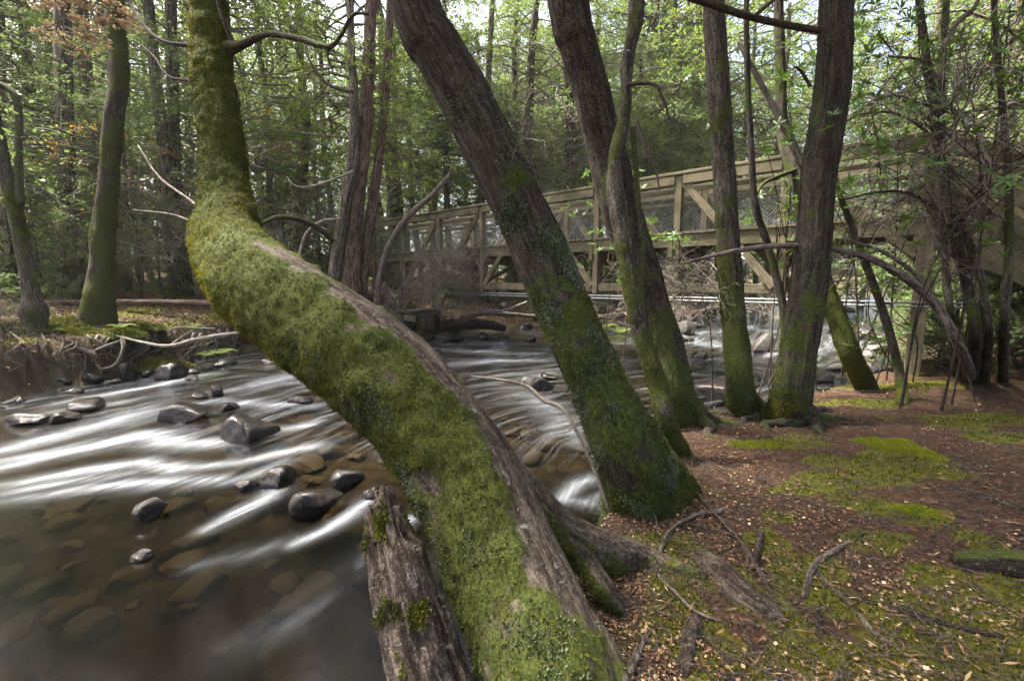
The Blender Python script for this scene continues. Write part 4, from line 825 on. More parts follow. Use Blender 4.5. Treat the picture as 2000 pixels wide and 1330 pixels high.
x = rr.uniform(-13, 3, 24000); y = rr.uniform(5, 20, 24000); dd_ = dfar(x, y); kk = (dd_ > -.1) & (dd_ < 5); x, y = x[kk], y[kk]; n = len(x)
p = np.stack([x, y, terrain(x, y)+.01+.02*rr.random(n)], -1); V, F = leafquads(p, norm(np.stack([rr.normal(size=n), rr.normal(size=n), .3*rr.normal(size=n)], -1)), norm(np.array([0, 0, 1.])+.5*rr.normal(size=(n, 3))), .04+.06*rr.random(n), .03, .1)
o = link('leaf_litter', make_mesh('leaf_litter', V, F, {'var': np.repeat(rr.random(n), 4)}, False, [M['leaf_dead']])); tag(o, 'brown fallen leaves strewn over the far bank', 'leaf litter', kind='stuff')
for i, (px, py, d, s) in enumerate([(230, 640, 9.6, .45), (160, 640, 9.4, .4), (300, 638, 9.9, .55), (355, 636, 10.2, .5), (90, 640, 9.3, .4), (410, 640, 10.6, .5), (20, 655, 9.0, .45), (260, 622, 10.4, .5), (130, 625, 9.9, .4)]):
    q = P(px, py, d); gz = T1(q[0], q[1]); th = np.linspace(0, 6.2832, 40, endpoint=False)[None]; rd = np.linspace(0, 1, 14)[:, None]
    V = np.stack([(rd*np.cos(th)*s*1.3).ravel(), (rd*np.sin(th)*s*.8).ravel(), ((1-rd**2)*s*.38-.06+0*th).ravel()], -1)+np.array([q[0], q[1], gz]); V += .05*np.stack([fbm(V*5, 3), fbm(V*5+9, 3), fbm(V*6+4, 3)], -1)
    ii = np.arange(13)[:, None]*40; jj = np.arange(40)[None]; kq = (jj+1) % 40; Q = np.stack([ii+jj, ii+40+jj, ii+40+kq, ii+kq], -1).reshape(-1, 4)
    o = empty('moss_mound', (q[0], q[1], gz)); tag(o, 'rounded olive moss hummock on the lip of the far bank', 'moss', 'moss hummocks on the far bank lip'); add_part(o, 'mound', V, [Q], {'var': np.clip(.4+.6*fbm(V*6, 3), 0, 1)}, M['moss'])
    tt = Tube(); tt.Q = Q; tt.V = V; tt.N = np.tile([0, 0, 1.0], (len(V), 1)); V2, F2, A2 = tufts(tt, 2600, np.ones(len(V)), .05, .02, .3, .8, rr, 12); add_part(o, 'frond', V2, F2, A2, M['moss'], False, 'stuff')
stick('dead_branch', 'bleached thin branch leaning against the three-stemmed tree group', [(575, 560, 12.2, 8), (585, 500, 12.1, 7), (600, 455, 12, 7), (630, 432, 12, 6), (665, 428, 12, 4)], 'twig_pale')
stick('dead_branch', 'curved pale dead branch arching left beside the three-stemmed group', [(690, 335, 11.9, 5), (640, 355, 11.7, 6), (600, 366, 11.6, 6), (575, 362, 11.5, 4), (560, 345, 11.5, 2)], 'twig_pale')
stick('dead_branch', 'mossy horizontal branch reaching right just above the mossy bend', [(505, 440, 9.5, 8), (540, 425, 10, 10), (580, 428, 10.6, 11), (620, 445, 11.2, 12), (650, 470, 11.8, 12)], 'bark_grey', moss=.5)
for pl in [[(680, 270, 12, 5), (600, 262, 11.5, 4), (520, 252, 11, 2)], [(690, 180, 12, 9), (640, 165, 11.5, 7), (605, 120, 11, 5), (590, 70, 11, 3)], [(400, 415, 6, 8), (370, 390, 6.5, 6), (310, 345, 7, 5), (270, 285, 7.2, 4)], [(395, 445, 6, 5), (340, 420, 6.4, 4), (260, 410, 7, 2)]]:
    stick('dead_branch', 'thin crooked bare branch in the wood behind the mossy trunk', pl, 'twig_grey', group='thin bare branches behind the mossy trunk')
stick('dead_branch', 'pale lichen-crusted twig hanging over the dark water between leaning trunks', [(1190, 1000, 2.6, 5), (1165, 930, 2.62, 6), (1135, 860, 2.65, 6), (1100, 800, 2.7, 8), (1060, 780, 2.75, 10), (1030, 755, 2.8, 7), (980, 742, 2.85, 5), (920, 735, 2.9, 3)], 'twig_pale', n=60, forks=[[(1120, 835, 2.66, 3), (1095, 850, 2.66, 2), (1065, 860, 2.66, 2)]])
stick('dead_branch', 'white driftwood branch lying on rubble under the bridge', [(940, 608, 15, 5), (985, 606, 15, 5), (1030, 590, 15, 5)], 'twig_pale')

# ================================================================== ROCKS
def rockmesh(seed):
    r = np.random.default_rng(seed); import bmesh
    bm = bmesh.new(); bmesh.ops.create_icosphere(bm, subdivisions=4, radius=1.0); v = np.array([q.co[:] for q in bm.verts]); f = np.array([[q.index for q in g.verts] for g in bm.faces]); bm.free()
    u = v.copy()
    for i in range(13):
        nrm = norm(r.normal(size=3)); dd = .48+.36*r.random(); ex = np.maximum(v@nrm-dd, 0); v = v - nrm*ex[:, None]*.9
    v = v*(1+.12*fbm(u*1.6+seed, 3)[:, None]+.035*fbm(u*6+seed, 3)[:, None])
    return v, f
k = NT('wet_rock'); tc = k.n('TexCoord').outputs['Object']; oi = k.n('ObjectInfo').outputs['Random']
n1 = k.noise(tc, 2.2, 8, 0.65, .3); n2 = k.noise(tc, 14, 5, .7)
c = k.ramp(n1, (0.3, (0.005, 0.0045, 0.004)), (0.55, (0.016, 0.013, 0.011)), (0.78, (0.055, 0.038, 0.026)))
k.bump(k.math('ADD', n1, k.math('MULTIPLY', n2, .3)), .55, .05)
M['wet_rock'] = k.set(Base_Color=c, Roughness=k.ramp(n2, (.3, .05), (.7, .16)), Specular_IOR_Level=.32)
k = NT('dry_rock'); tc = k.n('TexCoord').outputs['Object']; oi = k.n('ObjectInfo').outputs['Random']
n1 = k.noise(tc, 3, 8, 0.65); k.bump(n1, .5, .04)
c = k.mix(oi, (0.035, 0.031, 0.025), (0.10, 0.088, 0.072)); M['dry_rock'] = k.set(Base_Color=k.mix(k.ramp(n1, (.35, 0.), (.7, 1.)), k.mix(.6, c, (.02, .018, .015)), c), Roughness=.55)
k = NT('bed_stone'); tc = k.n('TexCoord').outputs['Object']; oi = k.n('ObjectInfo').outputs['Random']; n1 = k.noise(tc, 3, 6, 0.65)
c = k.mix(oi, (0.050, 0.041, 0.025), (0.15, 0.125, 0.07)); M['bed_stone'] = k.set(Base_Color=k.mix(n1, k.mix(.5, c, (.03, .02, .01)), c), Roughness=.7)
RM = {m: [make_mesh('rock', *rockmesh(300+i), smooth=True, mats=[M[m]]) for i in range(6)] for m in ('wet_rock', 'dry_rock', 'bed_stone')}
def rock(px, py, wd, ht, label, i, mat='wet_rock', group=None, sink=.35, name='boulder', fn=whit):
    """py = waterline of the near side"""
    c, t = fn(px, py); rx = wd*.5*t/FPX; rz = max(ht - wd*.7*.55*(py-550)/FPX*1.3, ht*.45)*t/FPX/(2-2*sink); rz = max(min(rz, rx*1.1), rx*.42); ry = rx*.8
    o = link(name, RM[mat][i % 6], loc=(c[0], c[1]+ry*.7, c[2]+rz*(1-2*sink)), rot=(0, 0, i*1.3), scale=(rx*1.12, ry*1.12, rz*1.1)); tag(o, label, 'rock', group); return o
RL = [(342, 826, 92, 46, 'smooth rounded black wet boulder with white water sweeping below it'), (468, 866, 118, 70, 'large angular wet boulder glinting with sky, parting the white rapids'), (385, 780, 44, 18, 'flat wet stone with pale top upstream of the rounded black boulder'), (420, 775, 32, 34, 'upright narrow glinting stone beside the flat pale-topped one'), (438, 802, 46, 20, 'low dark stone behind the glinting angular boulder'), (585, 790, 56, 22, 'brown low stone washed over beneath the leaning trunk'), (540, 950, 78, 52, 'blocky black wet rock upstream of the ribbed brown boulder'), (472, 958, 64, 28, 'wedge-shaped dark stone touching the blocky black rock'), (612, 1008, 104, 84, 'ribbed dark brown wet boulder above the broken stump'), (672, 955, 74, 50, 'brown-topped rock with sharp black front beside ribbed boulder'), (722, 978, 42, 32, 'small round dark stone just above the stump tip'), (273, 1016, 76, 56, 'lone egg-shaped purple-brown boulder in the calm pool'), (268, 1096, 44, 30, 'small blue-glinting stone alone in the shallow pool'), (1495, 688, 58, 40, 'grey rounded boulder standing in the river beyond the straight tree'), (1395, 778, 120, 56, 'wide flat-topped dark boulder behind the foot of straight tree'), (1340, 655, 60, 32, 'pale grey sunlit boulder in the upstream rapids'), (1700, 662, 66, 36, 'dark boulder under the bridge beside the end post')]
for i, (px, py, wd, ht, lb) in enumerate(RL): rock(px, py, wd, ht, lb, i, 'dry_rock' if i in (13, 15) else 'wet_rock')
GR = 'small wet stones along the far water edge'
for i, (px, py, wd, ht) in enumerate([(150, 806, 82, 22), (105, 826, 64, 24), (40, 832, 84, 24), (330, 742, 66, 38), (240, 742, 44, 40), (178, 750, 40, 28), (108, 758, 40, 24), (555, 718, 44, 20), (890, 668, 40, 11), (940, 663, 28, 14), (1035, 666, 30, 9), (280, 735, 30, 16), (60, 765, 36, 20), (20, 790, 40, 18), (360, 735, 40, 16), (430, 716, 44, 12), (400, 720, 30, 12), (210, 752, 30, 14), (140, 770, 30, 14), (520, 712, 30, 10), (370, 745, 30, 14), (860, 662, 30, 10), (985, 662, 26, 9)]):
    rock(px, py, wd, ht, 'small wet stone at the water edge along the far bank', i+3, 'wet_rock', GR, name='river_stone')
GR = 'dark stones in the rapids between the trunks'
for i, (px, py, wd, ht) in enumerate([(1060, 765, 50, 30), (1035, 752, 40, 18), (1075, 742, 40, 16), (1342, 668, 40, 16), (1370, 702, 52, 12), (1360, 640, 30, 12), (1640, 655, 36, 16), (1660, 690, 40, 18), (1735, 668, 40, 22), (1720, 690, 46, 20), (1680, 715, 40, 14), (1640, 725, 44, 18), (1735, 735, 60, 30), (1620, 745, 46, 18), (1600, 765, 50, 16), (1700, 700, 36, 18), (1840, 720, 60, 30), (1850, 690, 40, 24), (1660, 610, 40, 12), (1745, 632, 44, 20), (1560, 720, 40, 12)]):
    rock(px, py, wd, ht, 'dark stone among the rapids seen between the near trunks', i, 'dry_rock' if i % 2 else 'wet_rock', GR, name='river_stone')
r = np.random.default_rng(12)
for i in range(34):
    px = r.uniform(745, 1330); py = r.uniform(606, 652) - (10 if px > 1150 else 0); wd = r.uniform(16, 44)
    rock(px, py, wd, wd*r.uniform(.5, .8), 'grey-brown rubble stone on the bank beneath the bridge', i, 'dry_rock' if i % 3 else 'wet_rock', 'rubble under the bridge', name='river_stone', fn=lambda a, b: hit(a, b))
for i, (pl, mt) in enumerate([([(838, 648, 14.6, 40), (846, 620, 14.7, 34), (856, 598, 14.8, 18)], 'charred'), ([(860, 640, 14.8, 22), (920, 632, 15.2, 24), (985, 640, 15.8, 16)], 'charred'), ([(900, 620, 15, 9), (960, 612, 15.4, 9), (1050, 618, 16, 6)], 'twig_grey'), ([(770, 610, 14, 8), (830, 606, 14.4, 8), (890, 600, 15, 5)], 'twig_grey'), ([(1170, 620, 15.5, 12), (1250, 612, 16, 12), (1330, 606, 17, 8)], 'dead_wood'), ([(1340, 612, 17, 9), (1420, 600, 18, 9), (1510, 604, 19, 6)], 'twig_grey')]):
    stick('drift_log', ['upright rotten black stump by the bridge pier', 'dark rotten log lying beside the bridge pier', 'grey drift pole under the middle of the bridge', 'grey drift pole beside the pier brace', 'brown drift log on the rubble upstream', 'grey drift pole on the far upstream edge'][i], pl, mt, 'log', n=30, seg=12, lump=.3)
r = np.random.default_rng(31); cnt = 0
while cnt < 290:
    az = math.radians(r.uniform(-58, 12)); d = 1.7*(9.5/1.7)**(r.random()**.8); x, y = d*math.sin(az), d*math.cos(az)
    if float(dnear(np.array([x]), np.array([y]))[0]) > -.25 or float(dfar(np.array([x]), np.array([y]))[0]) > -.3: continue
    z = T1(x, y); s = r.uniform(.06, .21)*(1.0 if d > 2.6 else .8)
    o = link('river_stone', RM['bed_stone'][cnt % 6], loc=(x, y, z+.15*s), rot=(0, 0, r.random()*6.28), scale=(s*1.25, s, s*.5)); tag(o, 'golden-brown rounded stone lying under the shallow clear water', 'rock', 'submerged stones of the river bed'); cnt += 1

# ================================================================== BROKEN STUMP
W = pxpath([(900, 1480, 1.42, 175), (862, 1390, 1.46, 165), (830, 1290, 1.5, 150), (800, 1190, 1.54, 138), (775, 1100, 1.58, 118), (757, 1030, 1.62, 98), (748, 985, 1.65, 66), (744, 955, 1.66, 36)], False, .80)
st_ = empty('broken_stump', tuple(W[0][:3]+np.array([0, 0, -.1]))); tag(st_, 'jagged weathered broken stump leaning from the water beside the mossy trunk', 'stump')
rm = .11
def sdisp(bk, th, s, N):
    L = s.max(); g = fbm(np.stack([bk[:, 0]*26, bk[:, 1]*26, bk[:, 2]*2.2], -1), 4)
    notch = -.035*np.exp(-((th-3.4)/.7)**2)*sstep(L*.72, L*.78, s) - .05*sstep(L*.86, L, s)*(.5+.5*np.sin(th*2+1))
    return .030*(1-2.4*np.abs(g)) + .016*fbm(np.stack([bk[:, 0]*9, bk[:, 1]*9, bk[:, 2]*3], -1)+4, 3) + notch
t = tube(W, 260, 90, sdisp); mo = np.clip(.22+.55*fbm(t.V*9, 3), -.2, 1)
add_part(st_, 'trunk', t.V, t.F, {'bk': t.bk, 'moss': mo}, M['dead_wood']); t.moss = mo
V, F, A = tufts(t, 4500, np.clip(mo-.38, 0, 1), .012, .006, .2, .9); add_part(st_, 'moss', V, F, A, M['moss'], False, 'stuff')
for pl in [[(815, 1400, 1.38, 26), (805, 1320, 1.40, 20), (796, 1268, 1.42, 6)], [(735, 1060, 1.56, 22), (727, 1020, 1.58, 14), (722, 985, 1.6, 4)], [(760, 1020, 1.6, 26), (752, 975, 1.62, 18), (747, 948, 1.63, 5)]]:
    t = trunk_mesh('splinter', pxpath(pl, False), M['dead_wood'], 30, 10, .2, .2, None, .1, scale=20); add_part(st_, 'splinter', t.V, t.F, t.attrs, M['dead_wood'])

# ================================================================== THINGS ON THE NEAR BANK
def gpath(pl, lift=.5):
    """pl: (px, py, width px) lying on the ground"""
    out = []
    for px, py, wd in pl:
        c, t_ = hit(px, py); rr = wd*.5*t_/FPX; out.append([c[0], c[1], c[2]+rr*lift, rr])
    return np.array(out)
def ground_stick(name, label, pl, mat, cat='stick', forks=(), lift=.6, moss=.15, seg=8, n=None, lump=.2, group=None):
    W = gpath(pl, lift); o = empty(name, tuple(W[0][:3])); tag(o, label, cat, group)
    t = trunk_mesh('stem', W, M[mat], n or 12*len(pl), seg, .08, lump, None, moss, scale=16, seed=len(bpy.data.objects) % 40); add_part(o, 'stem', t.V, t.F, t.attrs, M[mat])
    for f in forks:
        t = trunk_mesh('fork', gpath(f, .8), M[mat], 8*len(f), 6, .06, lump, None, moss, scale=16); add_part(o, 'fork', t.V, t.F, t.attrs, M[mat])
    return o
ground_stick('fallen_limb', 'thick half-buried limb with white lichen patches in the moss', [(1365, 1090, 36), (1405, 1120, 48), (1450, 1165, 52), (1500, 1200, 40), (1530, 1215, 20)], 'bark_hero', 'log', lift=.15, seg=18, n=60, lump=.12)
ground_stick('fallen_stick', 'long thin brown stick slanting down beside the lichen-patched limb', [(1352, 965, 6), (1400, 1020, 7), (1450, 1080, 8), (1490, 1145, 8), (1522, 1208, 7)], 'dead_wood', lift=4.0)
ground_stick('fallen_branch', 'grey forked twiggy branch looping over the leaf litter', [(1410, 1008, 8), (1360, 1015, 7), (1310, 1045, 7), (1288, 1090, 6), (1286, 1130, 6), (1320, 1165, 6), (1355, 1200, 6), (1420, 1225, 5)], 'twig_grey', lift=3.0, forks=[[(1345, 1030, 4), (1360, 1060, 3), (1372, 1085, 2)], [(1320, 1165, 4), (1345, 1150, 3), (1440, 1152, 2)], [(1350, 1195, 4), (1400, 1190, 3), (1470, 1180, 2)]])
ground_stick('fallen_stick', 'short forked brown stick standing against the long thin stick', [(1470, 1120, 12), (1478, 1085, 12), (1486, 1050, 13)], 'dead_wood', lift=1.5)
ground_stick('fallen_branch', 'crooked grey stick with a bent end on yellow-green moss', [(1570, 1170, 10), (1582, 1125, 12), (1600, 1100, 12), (1630, 1080, 10), (1655, 1064, 8)], 'twig_grey', lift=1.0)
ground_stick('surface_root', 'long smooth grey root running down through the moss', [(1595, 1120, 8), (1640, 1165, 10), (1690, 1220, 12), (1745, 1270, 11), (1800, 1310, 8)], 'twig_grey', 'root')
ground_stick('surface_root', 'dark root stretching sideways across the mossy ground towards the charred log', [(1650, 1165, 9), (1720, 1185, 11), (1800, 1208, 12), (1880, 1230, 11), (1960, 1246, 8)], 'bark_dark', 'root')
ground_stick('fallen_stick', 'upright-lying dark stick in the moss below the bent grey stick', [(1596, 1190, 8), (1602, 1240, 10), (1608, 1290, 10), (1612, 1340, 9)], 'bark_grey')
ground_stick('fallen_stick', 'dark rotting stick below the lichen-patched limb', [(1440, 1215, 8), (1465, 1260, 12), (1495, 1300, 13), (1525, 1340, 12)], 'dead_wood', forks=[[(1490, 1262, 8), (1525, 1235, 9), (1550, 1205, 6)]])
ground_stick('fallen_limb', 'stubby lichen-marked branch stub lying in moss below the looping branch', [(1358, 1215, 26), (1345, 1255, 30), (1338, 1300, 26), (1335, 1325, 14)], 'bark_hero', 'log', lift=.4, seg=14)
ground_stick('fallen_stick', 'pale brown splintered stick at the root of the mossy trunk', [(1265, 1240, 10), (1250, 1275, 14), (1230, 1315, 16), (1215, 1350, 12)], 'twig_grey', lift=1.0)
ground_stick('fallen_stick', 'thin dark stick lying below the dark rotting stick', [(1520, 1270, 10), (1470, 1300, 12), (1420, 1335, 12)], 'dead_wood')
ground_stick('fallen_limb', 'half-buried brown branch along the litter above the looping branch', [(1345, 1030, 14), (1390, 1042, 16), (1450, 1052, 12)], 'bark_brown', 'log', lift=.1)
ground_stick('fallen_branch', 'long grey branch in the litter beyond the charred log', [(1860, 960, 9), (1920, 975, 12), (1980, 995, 14), (2040, 1010, 14)], 'bark_grey', lift=.8)
ground_stick('fallen_stick', 'fine curved twig arching at the foot of the dark leaning tree', [(1195, 1000, 4), (1235, 965, 4), (1290, 950, 4), (1350, 955, 5)], 'twig_grey', lift=5)
W = gpath([(1868, 1105, 30), (1930, 1110, 46), (2010, 1118, 52), (2100, 1125, 52)], .5); o = empty('charred_log', tuple(W[0][:3])); tag(o, 'black charred log with mossy top at the edge of the litter', 'log')
t = trunk_mesh('trunk', W, M['charred'], 70, 26, .16, .12, lambda s, N, V: np.clip(sstep(.55, .95, N[:, 2])*.8+.2*fbm(V*8, 3), -.2, 1), scale=14); add_part(o, 'trunk', t.V, t.F, t.attrs, M['charred'])
# domed bright moss cushion
def cushion(px0, py0, px1, py1, hgt, label, n):
    a, _ = hit(px0, py0); b, _ = hit(px1, py1); c = (a+b)/2; ax = (b-a)[:2]; L = np.linalg.norm(ax)/2; ax = ax/np.linalg.norm(ax); ay = np.array([-ax[1], ax[0]])
    nr, na = 26, 64; rr = np.linspace(0, 1, nr)[:, None]; th = np.linspace(0, 6.2832, na, endpoint=False)[None]
    lob = 1+.22*vn(np.stack([np.cos(th[0])*1.5, np.sin(th[0])*1.5, th[0]*0+3], -1))[None]
    U, W_ = rr*np.cos(th)*L*lob, rr*np.sin(th)*L*.52*lob; x = c[0]+U*ax[0]+W_*ay[0]; y = c[1]+U*ax[1]+W_*ay[1]
    z = terrain(x.ravel(), y.ravel())+((1-rr**2.2)*hgt+0*th).ravel()-.008; V = np.stack([x.ravel(), y.ravel(), z], -1); V[:, 2] += .012*fbm(V*18, 3)
    i = np.arange(nr-1)[:, None]*na; j = np.arange(na)[None]; kk = (j+1) % na; Q = np.stack([i+j, i+na+j, i+na+kk, i+kk], -1).reshape(-1, 4)
    o = empty('moss_cushion', (c[0], c[1], T1(c[0], c[1]))); tag(o, label, 'moss'); add_part(o, 'cushion', V, [Q], {'var': np.clip(.45+.4*fbm(V*20, 3), 0, 1)}, M['moss_bright'])
    t = Tube(); t.Q = Q; t.V = V; t.N = np.tile([0, 0, 1.0], (len(V), 1)); V2, F2, A2 = tufts(t, n, np.ones(len(V)), .013, .006, -.1, .9, lumpy=45); q = add_part(o, 'frond', V2, F2, A2, M['moss_bright'], False, 'stuff')
cushion(1648, 858, 1858, 900, .07, 'domed bright lime-green moss cushion on brown litter', 16000)
cushion(1700, 1000, 1850, 1005, .03, 'flat pale green moss patch below the domed lime cushion', 7000)
cushion(1420, 866, 1530, 870, .03, 'narrow yellow-green moss pad behind the dark leaning tree foot', 4000)
# ground moss fronds
r = np.random.default_rng(77)
def bank_pts(n, r0=.95, r1=8.5, a0=-8, a1=64, pw=.9):
    az = np.radians(r.uniform(a0, a1, n)); d = r0*(r1/r0)**(r.random(n)**pw); x, y = d*np.sin(az), d*np.cos(az); kk = dnear(x, y) > -.02
    return x[kk], y[kk]
x, y = bank_pts(150000); kk = r.random(len(x)) < np.clip(ground_moss(x, y)*1.5-.45, 0, 1); x, y = x[kk], y[kk]; n = len(x)
p = np.stack([x, y, terrain(x, y)-.003], -1); s = (.6+.8*r.random(n))*(.8+.14*np.hypot(x, y))
V, F = leafquads(p, norm(np.array([0, 0, .8])+.7*r.normal(size=(n, 3))), rdir(n, r), .016*s, .0065*s, .1)
o = link('ground_moss', make_mesh('ground_moss', V, F, {'var': np.repeat(np.clip(.68+.45*fbm(p*5, 3)+.12*r.normal(size=n), .2, 1), 4)}, False, [M['moss']])); tag(o, 'yellow-green carpet of moss spreading over the near bank', 'moss', kind='stuff')
# leaf litter: small round golden leaves, long brown leaves, twigs
k = NT('litter'); v = k.attr('var').outputs['Fac']; M['litter'] = k.set(Base_Color=k.ramp(v, (0., (.030, .018, .010)), (.35, (.13, .060, .030)), (.6, (.24, .14, .062)), (.85, (.40, .28, .13)), (1., (.48, .40, .27))), Roughness=.7)
x, y = bank_pts(36000, pw=.95); m = fbm(xy3(x*2.2, y*2.2, 7), 4); kk = r.random(len(x)) < np.clip(.30+1.9*m, .06, 1); x, y = x[kk], y[kk]; n = len(x)
p = np.stack([x, y, terrain(x, y)+.004+.008*r.random(n)], -1); A = norm(np.stack([r.normal(size=n), r.normal(size=n), .25*r.normal(size=n)], -1)); s = (.008+.016*r.random(n)**2)*(.8+.08*np.hypot(x, y))
V1, F1 = leafquads(p, A, norm(np.array([0, 0, 1.])+.35*r.normal(size=(n, 3))), s, s*.85, .05); v1 = np.repeat(np.clip(.52+.26*r.normal(size=n), 0, 1), 4)
x, y = bank_pts(9000, pw=.6); n = len(x); p = np.stack([x, y, terrain(x, y)+.006+.012*r.random(n)], -1); A = norm(np.stack([r.normal(size=n), r.normal(size=n), .2*r.normal(size=n)], -1)); s = .022+.05*r.random(n)**1.5
V2, F2 = leafquads(p, A, norm(np.array([0, 0, 1.])+.3*r.normal(size=(n, 3))), s, s*.17, .15); v2 = np.repeat(np.clip(.28+.22*r.normal(size=n), 0, 1), 4)
V, F, A = join([(V1, [F1], {'var': v1}), (V2, [F2], {'var': v2})])
o = link('leaf_litter', make_mesh('leaf_litter', V, F, A, False, [M['litter']])); tag(o, 'golden and brown fallen leaves strewn over the near bank', 'leaf litter', kind='stuff')
x, y = bank_pts(7000, pw=.7); parts = []
for xx, yy, zz in zip(x, y, terrain(x, y)):
    a = r.random()*6.28; L = .06+.28*r.random()**2; d = np.array([math.cos(a), math.sin(a), .12*r.normal()]); b = np.array([xx, yy, zz+.006])
    parts.append(twig([b, b+d*L*.5+[0, 0, .012*r.random()], b+d*L+np.array([.1*L*r.normal(), .1*L*r.normal(), 0])], .0014+.0032*r.random()**2, .0009, 3, 4))
V, F, A = join(parts); o = link('twig_litter', make_mesh('twig_litter', V, F, {'bk': A['bk']}, False, [M['twig_grey']])); tag(o, 'fine grey twigs scattered over the near bank', 'twig litter', kind='stuff')
# seedling with green and yellow leaves
c, t_ = hit(1305, 1125); o = empty('seedling', tuple(c)); tag(o, 'tiny seedling with two green leaves and one orange leaf in the litter', 'plant')
v_, f_, a_ = twig([c, c+[0, 0, .03], c+[.01, 0, .06]], .002, .0015, 5, 6); add_part(o, 'stem', v_, f_, a_, M['twig_dark'])
top = c+np.array([.01, 0, .06])
for d, mt in (((.8, -.3, .5), 'leaf_yellow'), ((.25, .1, 1), 'leaf_yellow'), ((-.5, -.3, .6), 'leaf_autumn')):
    V, F = leafquads(top[None], np.array([d], float), np.array([[.1, -.9, .5]]), .05, .024, .1); add_part(o, 'leaf', V, F, {'var': np.ones(4)}, M[mt], False)

# ================================================================== LAUREL-LEAVED SHRUBS AT THE RIGHT
def whorl(seed):
    r = np.random.default_rng(seed); n = 7; a = np.arange(n)*2.4+.5*r.random(n); d = np.stack([np.cos(a), np.sin(a), .1+.5*r.random(n)], -1); L = .075+.05*r.random(n); parts = []
    for i in range(n):
        A = norm(d[i]); B = norm(np.cross([0, 0, 1.], A)); N_ = np.cross(A, B); l, wd = L[i], L[i]*.13
        V = np.array([A*l*.05, A*l*.4+B*wd+N_*wd*.5, A*l*.75+B*wd*.8-N_*wd*.1, A*l-N_*l*.10, A*l*.75-B*wd*.8-N_*wd*.1, A*l*.4-B*wd+N_*wd*.5, A*l*.4, A*l*.75-N_*wd*.5])
        parts.append((V, [np.array([[0, 1, 6, 6], [0, 6, 5, 5]])[:, :3], np.array([[1, 2, 7, 6], [6, 7, 4, 5]]), np.array([[2, 3, 7], [7, 3, 4]])], {'var': np.full(8, r.random())}))
    V, F, A = join(parts); return make_mesh('leaf_whorl', V, F, A, True, [M['leaf_laurel']])
WH = [whorl(i) for i in range(5)]
SH = [((1700, 300), 5.6, 'laurel-leaved shrub spreading in front of the bridge rail', 16), ((1900, 300), 4.6, 'laurel-leaved shrub crowding the bridge steps', 18), ((1770, 160), 5.8, 'laurel-leaved shrub high beside the bright sky gap', 17), ((1930, 110), 4.4, 'dense dark laurel-leaved shrub above the steps', 22), ((1520, 400), 6.2, 'laurel-leaved shrub poking through the bridge mesh by the dark trunk', 10), ((1330, 480), 6.5, 'bright leafy shrub at the bridge beside the straight tree', 8), ((1730, 560), 6.0, 'small leafy shrub under the bridge deck', 6), ((1560, 150), 6.8, 'laurel-leaved shrub behind the big dark trunk', 14), ((1160, 430), 8.0, 'small bright shrub growing through the middle of the bridge', 6)]
for si, ((px, py), d, lb, nn) in enumerate(SH):
    q = P(px, py, d); g0 = T1(q[0], q[1]); o = empty('laurel_shrub', (q[0], q[1], g0)); tag(o, lb, 'shrub'); rr = np.random.default_rng(400+si); parts = []; tips = []
    mains = []
    for i in range(3):
        b0 = np.array([q[0]+.5*rr.normal(), q[1]+.35*abs(rr.normal()), g0-.05]); e = q+np.array([.45*rr.normal(), .3*rr.normal(), .15*rr.normal()]); md = (b0+e)/2+np.array([.18*rr.normal(), .1*rr.normal(), .1])
        parts.append(twig([b0, md, e], .012, .005, 6, 12)); mains.append((md, e))
    for i in range(nn):
        e = q + np.array([.55*rr.normal(), .4*rr.normal(), .42*rr.normal()]); md, me_ = mains[i % 3]; f_ = .2+.8*rr.random(); base = md*(1-f_)+me_*f_; mid = base*.45+e*.55+np.array([.06*rr.normal(), .06*rr.normal(), .08])
        parts.append(twig([base, mid, e], .007, .0025, 4, 9))
        for w_ in range(6):
            f = e+np.array([.22*rr.normal(), .2*rr.normal(), .16*rr.normal()]); parts.append(twig([mid*.3+e*.7, (mid*.3+e*.7+f)/2+[0, 0, .02], f], .003, .0015, 3, 4)); tips.append(f)
    V, F, A = join(parts); add_part(o, 'stem', V, F, {'bk': A['bk']}, M['twig_dark'])
    for i, f in enumerate(tips):
        s = .65+.5*rr.random(); w_ = link('leaf_whorl', WH[i % 5], o); w_.location = f-np.array(o.location); w_.scale = (s, s, s); w_.rotation_euler = (.5*rr.normal(), .5*rr.normal(), rr.random()*6.28)
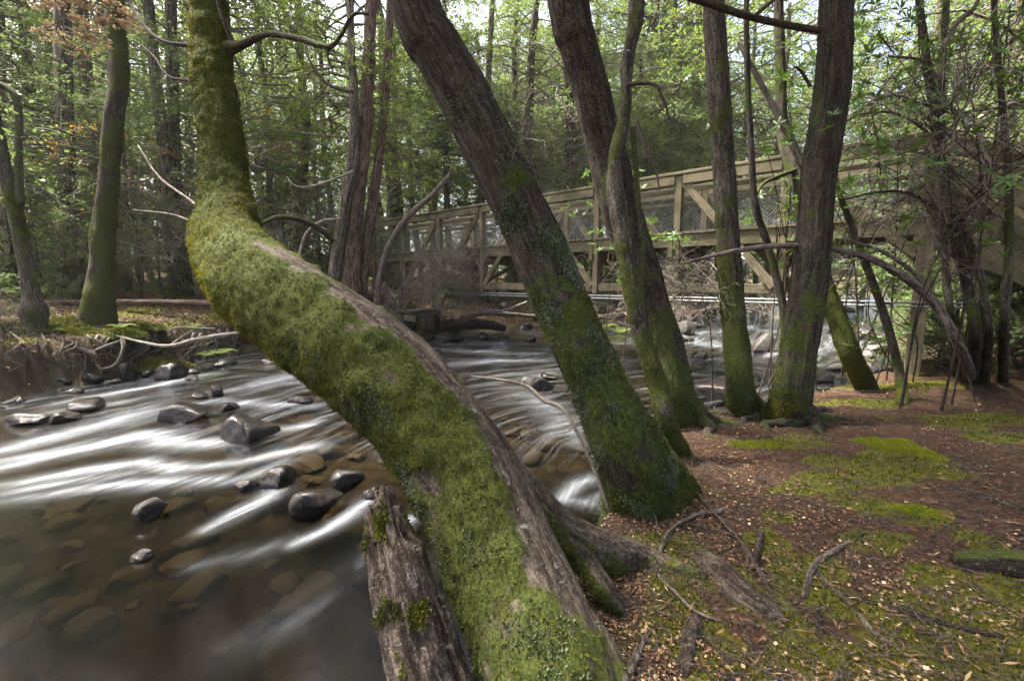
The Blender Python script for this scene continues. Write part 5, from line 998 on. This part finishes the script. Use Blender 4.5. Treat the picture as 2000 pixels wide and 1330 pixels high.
# bare hanging twigs at the right
for i, (px, py, d, sc) in enumerate([(1780, 330, 5.0, 1.3), (1880, 220, 4.6, 1.4), (1700, 200, 5.6, 1.2), (1950, 420, 4.5, 1.2), (1420, 560, 5.2, .9), (1340, 560, 5.4, .9)]):
    q = P(px, py, d); o = empty('bare_shrub', tuple(q)); tag(o, 'tangle of bare pale twigs ' + ['before the end post of the bridge', 'around the curving dark stems', 'high between big dark trunk and thicket', 'against the stair boards', 'between the straight tree and big dark trunk', 'between the flaky brown tree and the straight tree'][i], 'shrub'); c = link('twig_tangle', BARE[i % 3], o, rot=(.4*i, 2.5+i, i), scale=(sc, sc, sc)); c['kind'] = 'stuff'
# ferns and small plants on the far bank
def fern(seed):
    r = np.random.default_rng(seed); C = []; A = []; L = []
    for i in range(9):
        a = i*.7+.3*r.random(); d = np.array([math.cos(a), math.sin(a), 0])
        for j in range(12):
            t_ = (j+1)/12; b = d*.42*t_+np.array([0, 0, .34*t_-.30*t_*t_]); sd_ = np.array([-d[1], d[0], .1])
            for g_ in (1, -1): C.append(b); A.append(sd_*g_+d*.4); L.append(.13*(1.05-t_)+.02)
    V, F = leafquads(np.array(C), np.array(A), np.tile([0, 0, 1.], (len(C), 1)), np.array(L), .03, .1); return make_mesh('frond', V, F, {'var': np.repeat(r.random(len(C)), 4)}, False, [M['leaf_yellow']])
FE = [fern(i) for i in range(3)]
for i, (px, py, d, sc) in enumerate([(432, 690, 10.6, .8), (405, 695, 10.4, .7), (95, 650, 9.1, .8), (110, 690, 8.8, .6), (1210, 650, 15, 1.4), (1180, 640, 15, 1.2), (235, 640, 9.4, .7), (1300, 590, 12, 1.0), (375, 640, 10.2, .6)]):
    q = P(px, py, d); o = empty('fern', tuple(q)); tag(o, 'small bright green fern growing at the river edge', 'fern', 'ferns at the river edge'); c = link('fronds', FE[i % 3], o, scale=(sc, sc, sc)); c['kind'] = 'stuff'

# ================================================================== HAZE
import bmesh
bm = bmesh.new(); bmesh.ops.create_cube(bm, size=1.0); me = bpy.data.meshes.new('haze'); bm.to_mesh(me); bm.free()
hz = link('haze', me, loc=(0, 0, 16.5)); hz.scale = (360, 360, 37); tag(hz, 'thin pale air between the trees', 'haze', kind='stuff')
hm = bpy.data.materials.new('haze'); hm.use_nodes = True; hm.node_tree.nodes.remove(hm.node_tree.nodes['Principled BSDF'])
pv_ = hm.node_tree.nodes.new('ShaderNodeVolumePrincipled'); pv_.inputs['Density'].default_value = 0.0004; pv_.inputs['Color'].default_value = (0.92, 0.95, 0.97, 1)
hm.node_tree.links.new(pv_.outputs[0], hm.node_tree.nodes['Material Output'].inputs['Volume']); me.materials.append(hm)
